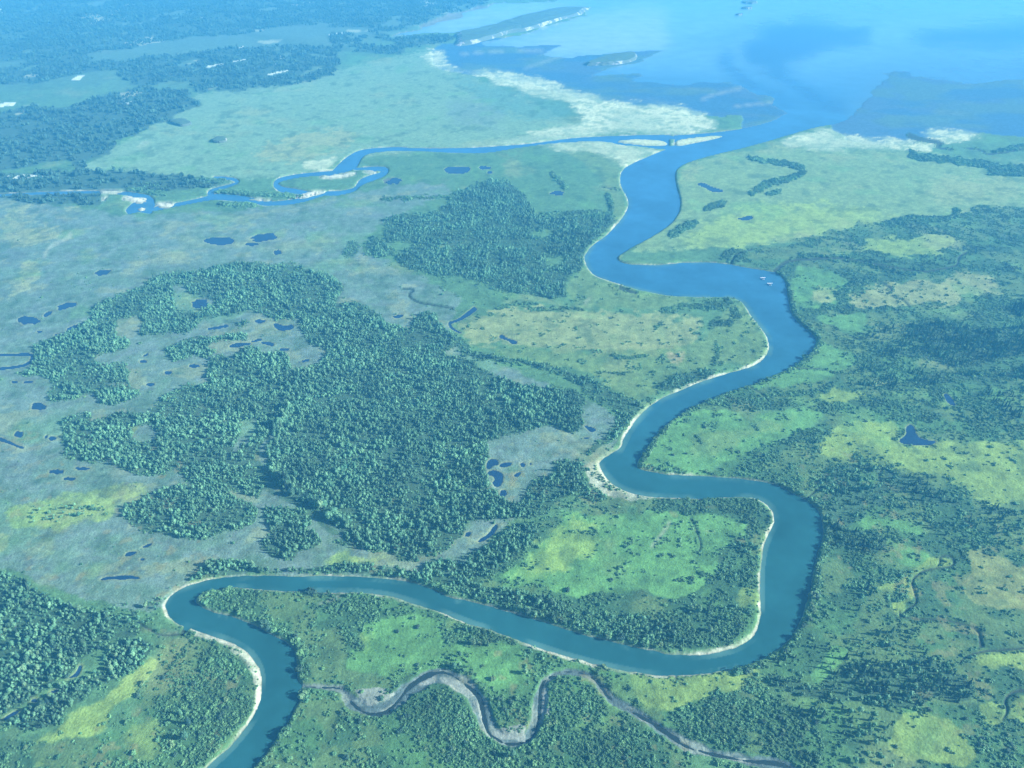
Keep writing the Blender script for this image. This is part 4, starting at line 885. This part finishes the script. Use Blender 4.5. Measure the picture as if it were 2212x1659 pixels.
# far woods: only crowns seen from kilometres away
FX, FY, fpx, fpy = candidates(-4200, 1500, 1650, 6200, 11.5)
kf = (rng.random(len(FX)) < sstep(.35, .6, lookup(m_far, fpx, fpy)) * .72 * (.3 + .7 * sstep(.4, .55, fbm(FX, FY, 70, 910, 3)))) & (lookup(w_sd, fpx, fpy) > 8)
far = dict(X=FX[kf], Y=FY[kf], px=fpx[kf], py=fpy[kf], sz=np.clip(rng.lognormal(0, .25, kf.sum()), .6, 1.7))
far['Z'] = bil(Z, far['px'], far['py'])

# ------------------------------------------------------------------ masses that nobody could count: instanced inside one object
def mass(name, d, protos, label, scl=(1, 1, 1), vary=.2):
    n = len(d['X'])
    me = bpy.data.meshes.new(name); me.vertices.add(n)
    me.vertices.foreach_set('co', np.stack([d['X'], d['Y'], d['Z'] - .05], -1).astype(np.float32).ravel())
    a = me.attributes.new('turn', 'FLOAT', 'POINT'); a.data.foreach_set('value', rng.uniform(0, 6.283, n).astype(np.float32))
    s = d['sz'][:, None] * np.array(scl)[None] * rng.uniform(1 - vary, 1 + vary, (n, 3))
    a = me.attributes.new('size', 'FLOAT_VECTOR', 'POINT'); a.data.foreach_set('vector', s.astype(np.float32).ravel())
    a = me.attributes.new('pick', 'INT', 'POINT'); a.data.foreach_set('value', rng.integers(0, len(protos), n).astype(np.int32))
    o = link(name, me)
    ng = bpy.data.node_groups.new(name + '_nodes', 'GeometryNodeTree')
    ng.interface.new_socket('Geometry', in_out='INPUT', socket_type='NodeSocketGeometry'); ng.interface.new_socket('Geometry', in_out='OUTPUT', socket_type='NodeSocketGeometry')
    N, L = ng.nodes, ng.links
    gi, go = N.new('NodeGroupInput'), N.new('NodeGroupOutput')
    join = N.new('GeometryNodeJoinGeometry')
    for p in protos:
        po = bpy.data.objects.new(p.name, p)               # never linked to the scene, only its mesh is read
        oi = N.new('GeometryNodeObjectInfo'); oi.inputs['Object'].default_value = po; oi.inputs['As Instance'].default_value = False
        gi2 = N.new('GeometryNodeGeometryToInstance'); L.new(oi.outputs['Geometry'], gi2.inputs[0]); L.new(gi2.outputs[0], join.inputs[0])
    iop = N.new('GeometryNodeInstanceOnPoints'); iop.inputs['Pick Instance'].default_value = True
    def named(nm, t):
        q = N.new('GeometryNodeInputNamedAttribute'); q.data_type = t; q.inputs['Name'].default_value = nm
        return [s for s in q.outputs if s.enabled and s.name == 'Attribute'][0]
    cmb = N.new('ShaderNodeCombineXYZ'); L.new(named('turn', 'FLOAT'), cmb.inputs['Z'])
    L.new(gi.outputs[0], iop.inputs['Points']); L.new(join.outputs[0], iop.inputs['Instance']); L.new(named('pick', 'INT'), iop.inputs['Instance Index'])
    L.new(cmb.outputs[0], iop.inputs['Rotation']); L.new(named('size', 'FLOAT_VECTOR'), iop.inputs['Scale']); L.new(iop.outputs[0], go.inputs[0])
    md = o.modifiers.new('scatter', 'NODES'); md.node_group = ng
    return tag(o, label, kind='stuff')
def split_near(d, n):
    X, Y = d['X'], d['Y']
    qx, qy, depth = project(X, Y)
    inside = (qx > 4) & (qx < 2208) & (qy > 12) & (qy < 1652)
    key = np.where(inside, depth / (d['sz'] ** .3), 1e9)
    sel = np.zeros(len(X), bool); sel[np.argsort(key)[:n]] = True
    return {k: v[sel] for k, v in d.items()}, {k: v[~sel] for k, v in d.items()}
birch_near, birch_far = split_near(birch, 296)
spruce_near, spruce_far = split_near(spruce, 296)
bush_near, bush_far = split_near(bush, 290)
mass('birch_forest', birch_far, [birch_crown(s, M_BIRCH, False) for s in (1, 2, 3, 4, 5)], 'dense mixed birch woods in islands on the marsh', (1.08, 1.08, .82))
mass('spruce_forest', spruce_far, [spruce_crown(s, M_SPRUCE) for s in (11, 12, 13)], 'dark spruce stands and scattered spruces along the river', (1.05, 1.05, 1.0))
mass('willow_thicket', bush_far, [bush_mesh(s, M_BUSH) for s in (21, 22, 23, 24, 25)], 'low willow and alder scrub covering the banks and meadows', (1.3, 1.3, 1.1))
mass('far_woods', far, [bush_mesh(s, M_FAR) for s in (31, 32, 33)], 'hazy woods on the upland beyond the delta plain', (2.7, 2.7, 3.6), .3)

# ------------------------------------------------------------------ the plants that show largest, each an object of its own
PHRASE = {'north wood': 'the wood above the middle bend', 'ring wood': 'the ring-shaped wood in the bog', 'middle wood': 'the large middle wood', 'egg-shaped wood': 'the egg-shaped wood',
          'wood on the reach': 'the copse by the long reach', 'corner wood': 'the lower left corner wood', 'bog strip wood': 'the copse below the bog strip', 'bank wood': 'the bank above the long reach',
          'loop wood': 'the thicket inside the big loop', 'bend wood': 'the bank by the middle meander', 'eastern spruce wood': 'the spruce wood on the right edge', 'southern spruce wood': 'the lower right spruce stand',
          'river bend spruces': 'the wood outside the big loop'}
def side_words(d, sid):
    out = np.empty(len(d['X']), object)
    for s in np.unique(sid):
        q = sid == s; x = d['px'][q]; y = d['py'][q]
        nx = np.argsort(np.argsort(x)) / max(1, q.sum() - 1); ny = np.argsort(np.argsort(y)) / max(1, q.sum() - 1)
        w = []
        for a, b in zip(nx, ny):
            v = 'far ' if b < .34 else ('near ' if b > .66 else '')
            h = 'left ' if a < .25 else ('right ' if a > .75 else ('middle ' if .25 <= a < .5 else 'central '))
            w.append((v + h).strip())
        out[q] = w
    return out
def size_word(z, q):
    lo, hi = np.quantile(q, .33), np.quantile(q, .7)
    return 'small' if z < lo else ('tall' if z > hi else 'middling')
PENDING = []
def settle_labels():
    """like plants that would share a label are told apart by their order from the left"""
    by = {}
    for o, head, side, ph, x in PENDING: by.setdefault((head, side, ph), []).append((x, o))
    for (head, side, ph), rows_ in by.items():
        rows_.sort(key=lambda q: q[0]); n = len(rows_)
        words = ['leftmost'] + [w + ' from left' for w in ('second', 'third', 'fourth', 'fifth', 'sixth', 'seventh', 'eighth', 'ninth', 'tenth')]
        for k, (x, o) in enumerate(rows_):
            if n == 1: o['label'] = f'{head} on the {side} side of {ph}'
            elif k == n - 1: o['label'] = f'{head}, rightmost, {side} of {ph}'
            else: o['label'] = f'{head}, {words[min(k, 9)]}, {side} of {ph}'
def place_trees(d, kind, protos, trunk, cat):
    sw = side_words(d, d['sid']); n = len(d['X'])
    for i in range(n):
        t = random.choice((0, 1, 1, 2)); tint = ('pale', 'green', 'dark')[t]
        o = bpy.data.objects.new(kind + '_tree', None); COL.objects.link(o)
        o.empty_display_size = 1
        o.location = (d['X'][i], d['Y'][i], d['Z'][i] - .05); o.rotation_euler = (0, 0, random.uniform(0, 6.28))
        z = d['sz'][i]; q_ = random.uniform(.82, 1.24); o.scale = (z * q_, z * q_, z * random.uniform(.95, 1.12) * (.84 if kind == 'birch' else 1)); sh_ = 'slim ' if q_ < .95 else ('broad ' if q_ > 1.12 else '')
        link('crown', random.choice(protos[t]), o); link('trunk', trunk, o)
        ph = PHRASE[stand_names[d['sid'][i]]]
        PENDING.append((o, f"{size_word(z, d['sz'])} {sh_}{tint} {kind}", sw[i], ph, d['px'][i])); tag(o, None, cat, f'{kind} trees of {ph}')
place_trees(birch_near, 'birch', [[birch_crown(s, m) for s in (51, 52, 53)] for m in (M_BIRCH_P, M_BIRCH, M_BIRCH_D)], trunk_mesh(8.0, .22, M_BARK), 'tree')
place_trees(spruce_near, 'spruce', [[spruce_crown(s, m) for s in (61, 62, 63)] for m in (M_SPRUCE_P, M_SPRUCE, M_SPRUCE_D)], trunk_mesh(11.0, .24, M_BARK), 'tree')
BUSH_ZONES = [(fill(S('G 1225 620 1300 560 1500 535 2000 570 H 132 570 600 670 1250 905 1800 1060 1500 1060 1320 1112 1290 1180 1230 1440 1080 1490 930 1330 700 1090 430 1200 200 1300 70 1205 G 1880 1150 1850 1000 1750 855')), 'the long river spit'),
              (fill(S('E 1500 1659 1300 1659 H 850 480 870 620 1400 770 2000 925 I 350 930 560 760 570 420 650 110 560 0 F 400 1540 0 1540 E 1760 1480')), 'the big river loop'),
              (fill(S('G 1890 1200 2110 1180 H 130 1280 280 1330 430 1220 620 1110 860 1210 930 1350 1005 1480 1180 1500 1290 1200 1400 1090 1600 1110 1800 1300 2212 1530 V 1560 1700 400 1700')), 'the scrub below the muddy creek'),
              (fill(S('G 960 850 1230 850 1640 1000 1650 1250 1290 1659 V 400 1700 -200 1700 -200 1380')), 'the thicket left of the river')]
bz = np.full(len(bush_near['X']), 4)
for k_, (m, _) in enumerate(BUSH_ZONES): bz[lookup(m, bush_near['px'], bush_near['py'])] = k_
zn = [z[1] for z in BUSH_ZONES] + ['the scrubland right of the river']
sw = side_words(bush_near, bz)
bprot = [[bush_mesh(s, m, True) for s in (71, 72, 73)] for m in (M_BUSH_P, M_BUSH, M_BUSH_D)]; stems = stems_mesh(M_BARK)
for i in range(len(bush_near['X'])):
    t = random.choice((0, 1, 1, 2)); z = bush_near['sz'][i]
    o = bpy.data.objects.new('willow_bush', None); COL.objects.link(o)
    o.location = (bush_near['X'][i], bush_near['Y'][i], bush_near['Z'][i] - .05); o.rotation_euler = (0, 0, random.uniform(0, 6.28)); o.scale = (z * 1.3, z * 1.3, z * 1.15)
    link('foliage', random.choice(bprot[t]), o); link('stem', stems, o)
    w = size_word(z, bush_near['sz']); w = {'tall': 'big', 'middling': 'rounded'}.get(w, w)
    PENDING.append((o, f"{w} {('pale', 'green', 'dark')[t]} willow bush", sw[i], zn[bz[i]], bush_near['px'][i])); tag(o, None, 'bush', f'willow bushes of {zn[bz[i]]}')
settle_labels()
# plants that stand alone and can be named
singles = [('G', 1935, 575, 'bush', 5.4, 2, 'big round bush alone on the low bank of the long reach'), ('G', 1180, 1395, 'spruce', 1.5, 2, 'dark tree rising from the thicket, middle one of three long shadows'),
           ('G', 1130, 1335, 'spruce', 1.25, 1, 'topmost of three trees rising from the thicket left of the river'), ('G', 1160, 1490, 'birch', 1.9, 2, 'broad tree with the widest shadow in the thicket left of the river'),
           ('H', 1680, 1035, 'bush', 2.6, 0, 'pale lone bush on the near bank of the long reach'), ('H', 1450, 560, 'bush', 3.0, 2, 'dark bush clump in the green meadow of the loop'), ('I', 440, 1058, 'bush', 2.2, 2, 'single dark bush at the lowest bend of the big loop'),
           ('H', 520, 1025, 'bush', 1.9, 2, 'small dark bush alone above the muddy creek'), ('H', 1110, 1600, 'birch', 1.6, 2, 'broad dark tree near the bottom edge below the creek'), ('H', 500, 735, 'bush', 2.4, 1, 'ring-like bush in the bright meadow of the spit'),
           ('H', 520, 790, 'bush', 2.4, 2, 'flat dark bush in the bright meadow of the spit'), ('H', 395, 820, 'bush', 2.0, 2, 'round dark bush left of the flat one in the bright meadow'), ('H', 1725, 495, 'bush', 1.9, 2, 'oval dark bush in the middle of the loop meadow'),
           ('H', 1715, 442, 'bush', 1.5, 1, 'smaller oval bush just above the oval dark one'), ('F', 225, 1108, 'bush', 2.0, 2, 'lone oval bush in the green point bar meadow'), ('F', 28, 1280, 'bush', 2.2, 2, 'left one of two oval bushes low in the point bar meadow'),
           ('F', 110, 1272, 'bush', 1.8, 2, 'right one of two oval bushes low in the point bar meadow'), ('F', 1500, 1610, 'birch', 1.5, 0, 'pale broad tree standing tall in the wood outside the loop'), ('I', 1230, 560, 'spruce', 1.4, 2, 'tall dark spruce in the scrub right of the big bend')]
bp1 = birch_crown(51, M_BIRCH); extra = {'birch': [birch_crown(54, m) for m in (M_BIRCH_P, M_BIRCH, M_BIRCH_D)], 'spruce': [spruce_crown(64, m) for m in (M_SPRUCE_P, M_SPRUCE, M_SPRUCE_D)], 'bush': [bush_mesh(74, m, True) for m in (M_BUSH_P, M_BUSH, M_BUSH_D)]}
tr1, tr2 = trunk_mesh(8.0, .22, M_BARK), trunk_mesh(11.0, .24, M_BARK)
for sh, x, y, kind, z, t, lb in singles:
    q = P(sh, (x, y))[0]; X1, Y1 = ground(q[0], q[1])
    o = bpy.data.objects.new({'bush': 'willow_bush'}.get(kind, kind + '_tree'), None); COL.objects.link(o)
    o.location = (X1, Y1, float(bil(Z, np.array([q[0]]), np.array([q[1]]))[0]) - .05); z *= .72; o.scale = (z, z, z if kind != 'bush' else z * .8); o.rotation_euler = (0, 0, x)
    link('foliage' if kind == 'bush' else 'crown', extra[kind][t], o); link('stem' if kind == 'bush' else 'trunk', stems if kind == 'bush' else (tr1 if kind == 'birch' else tr2), o)
    tag(o, lb, 'bush' if kind == 'bush' else 'tree')

# ------------------------------------------------------------------ two white floatplanes on the water of the bend
def loft(rings, m, name, cap=True):
    bm = bmesh.new(); vr = []
    for c, ry, rz, n in rings:
        vr.append([bm.verts.new((c[0], c[1] + ry * math.cos(a), c[2] + rz * math.sin(a))) for a in np.linspace(0, 2 * math.pi, n + 1)[:-1]])
    for a, b in zip(vr, vr[1:]):
        n = len(a)
        for i in range(n): bm.faces.new((a[i], a[(i + 1) % n], b[(i + 1) % n], b[i]))
    if cap: bm.faces.new(vr[0]); bm.faces.new(vr[-1])
    bmesh.ops.recalc_face_normals(bm, faces=bm.faces)
    me = bm_mesh(name, bm, m)
    for p in me.polygons: p.use_smooth = True
    return me
def slab(pts, t, m, name, axis='z'):
    bm = bmesh.new()
    off = Vector((0, 0, t)) if axis == 'z' else Vector((0, t, 0))
    a = [bm.verts.new(Vector(p) - off * .5) for p in pts]; b = [bm.verts.new(Vector(p) + off * .5) for p in pts]
    bm.faces.new(a[::-1]); bm.faces.new(b)
    for i in range(len(a)): bm.faces.new((a[i], a[(i + 1) % len(a)], b[(i + 1) % len(a)], b[i]))
    bmesh.ops.recalc_face_normals(bm, faces=bm.faces); bmesh.ops.bevel(bm, geom=bm.edges[:], offset=t * .25, segments=1, affect='EDGES')
    return bm_mesh(name, bm, m)
def rod(a, b, r, m, name):
    a, b = Vector(a), Vector(b); bm = bmesh.new()
    bmesh.ops.create_cone(bm, cap_ends=True, segments=6, radius1=r, radius2=r, depth=(b - a).length)
    bmesh.ops.transform(bm, verts=bm.verts, matrix=Matrix.Translation((a + b) / 2) @ (b - a).to_track_quat('Z', 'Y').to_matrix().to_4x4())
    return bm_mesh(name, bm, m)
def floatplane(loc, rz, label):
    o = bpy.data.objects.new('floatplane', None); COL.objects.link(o); o.location = loc; o.rotation_euler = (0, 0, rz)
    z = 1.9
    link('fuselage', loft([((4.1, 0, z + .1), .25, .25, 12), ((3.7, 0, z + .1), .52, .55, 12), ((2.4, 0, z + .15), .62, .70, 12), ((.6, 0, z + .25), .66, .82, 12), ((-1.2, 0, z + .25), .52, .62, 12), ((-4.6, 0, z + .45), .14, .24, 12)], M_HULL, 'fuselage'), o)
    link('windscreen', loft([((2.3, 0, z + .72), .5, .12, 8), ((1.5, 0, z + .9), .6, .22, 8), ((-.4, 0, z + .82), .6, .2, 8)], M_GLASS, 'windscreen'), o)
    link('wing', slab([(2.0, 0, z + 1.16), (1.9, 5.6, z + 1.3), (.5, 5.6, z + 1.3), (.2, 0, z + 1.16), (.5, -5.6, z + 1.3), (1.9, -5.6, z + 1.3)], .2, M_WHITE, 'wing'), o)
    link('tailplane', slab([(-3.9, 0, z + .55), (-4.1, 1.8, z + .55), (-4.9, 1.8, z + .55), (-4.9, -1.8, z + .55), (-4.1, -1.8, z + .55)], .1, M_WHITE, 'tailplane'), o)
    link('fin', slab([(-3.4, 0, z + .6), (-4.3, 0, z + 2.0), (-5.0, 0, z + 2.0), (-4.9, 0, z + .5)], .1, M_BLUE, 'fin', 'y'), o)
    for s in (-1, 1):
        fl = link('float', loft([((3.9, s * 1.3, .45), .06, .06, 10), ((3.2, s * 1.3, .35), .32, .28, 10), ((1.2, s * 1.3, .22), .40, .42, 10), ((-.6, s * 1.3, .2), .36, .4, 10), ((-3.2, s * 1.3, .4), .10, .12, 10)], M_GREY, 'float'), o)
        link('float_strut', rod((1.8, s * 1.3, .55), (1.6, s * .45, z - .3), .06, M_GREY, 'float_strut'), o)
        link('float_strut', rod((-.6, s * 1.3, .5), (-.4, s * .4, z - .2), .06, M_GREY, 'float_strut'), o)
        link('wing_strut', rod((.9, s * .6, z), (1.1, s * 2.9, z + 1.14), .06, M_WHITE, 'wing_strut'), o)
    pr_ = link('propeller', slab([(4.2, -.08, z - .9), (4.2, .08, z - .9), (4.2, .12, z + .1), (4.2, .08, z + 1.1), (4.2, -.08, z + 1.1), (4.2, -.12, z + .1)], .06, M_GREY, 'propeller', 'y'), o)
    link('spinner', loft([((4.1, 0, z + .1), .24, .24, 8), ((4.45, 0, z + .1), .05, .05, 8)], M_BLUE, 'spinner'), pr_)
    return tag(o, label, 'floatplane', 'floatplanes moored on the river bend')
for (x, y), a, lb in (((587, 178), 97, 'upper white floatplane on the river near the creek mouth'), ((630, 213), 94, 'lower white floatplane on the river nearer the far bank')):
    q = P('F', (x, y))[0]; X1, Y1 = ground(q[0], q[1])
    floatplane((X1, Y1, .0), math.radians(a), lb)

# ------------------------------------------------------------------ the air
bm = bmesh.new(); bmesh.ops.create_cube(bm, size=1.0)
x0, x1, y0, y1, z0, z1 = float(GX.min()) - 500, float(GX.max()) + 500, -3000.0, float(GY.max()) + 500, -4.0, H + 25
for v in bm.verts: v.co = Vector((x0 if v.co.x < 0 else x1, y0 if v.co.y < 0 else y1, z0 if v.co.z < 0 else z1))
hm = bpy.data.materials.new('haze_air'); hm.use_nodes = True; hn = hm.node_tree.nodes; hl = hm.node_tree.links
for n in list(hn):
    if n.type == 'BSDF_PRINCIPLED': hn.remove(n)
pv = hn.new('ShaderNodeVolumePrincipled'); pv.inputs['Color'].default_value = (*HAZE_COLOR, 1); pv.inputs['Density'].default_value = HAZE_DENSITY; pv.inputs['Anisotropy'].default_value = 0.0
hl.new(pv.outputs['Volume'], [n for n in hn if n.type == 'OUTPUT_MATERIAL'][0].inputs['Volume'])
tag(link('haze', bm_mesh('haze', bm, hm)), 'blue summer haze over the whole plain', kind='stuff')
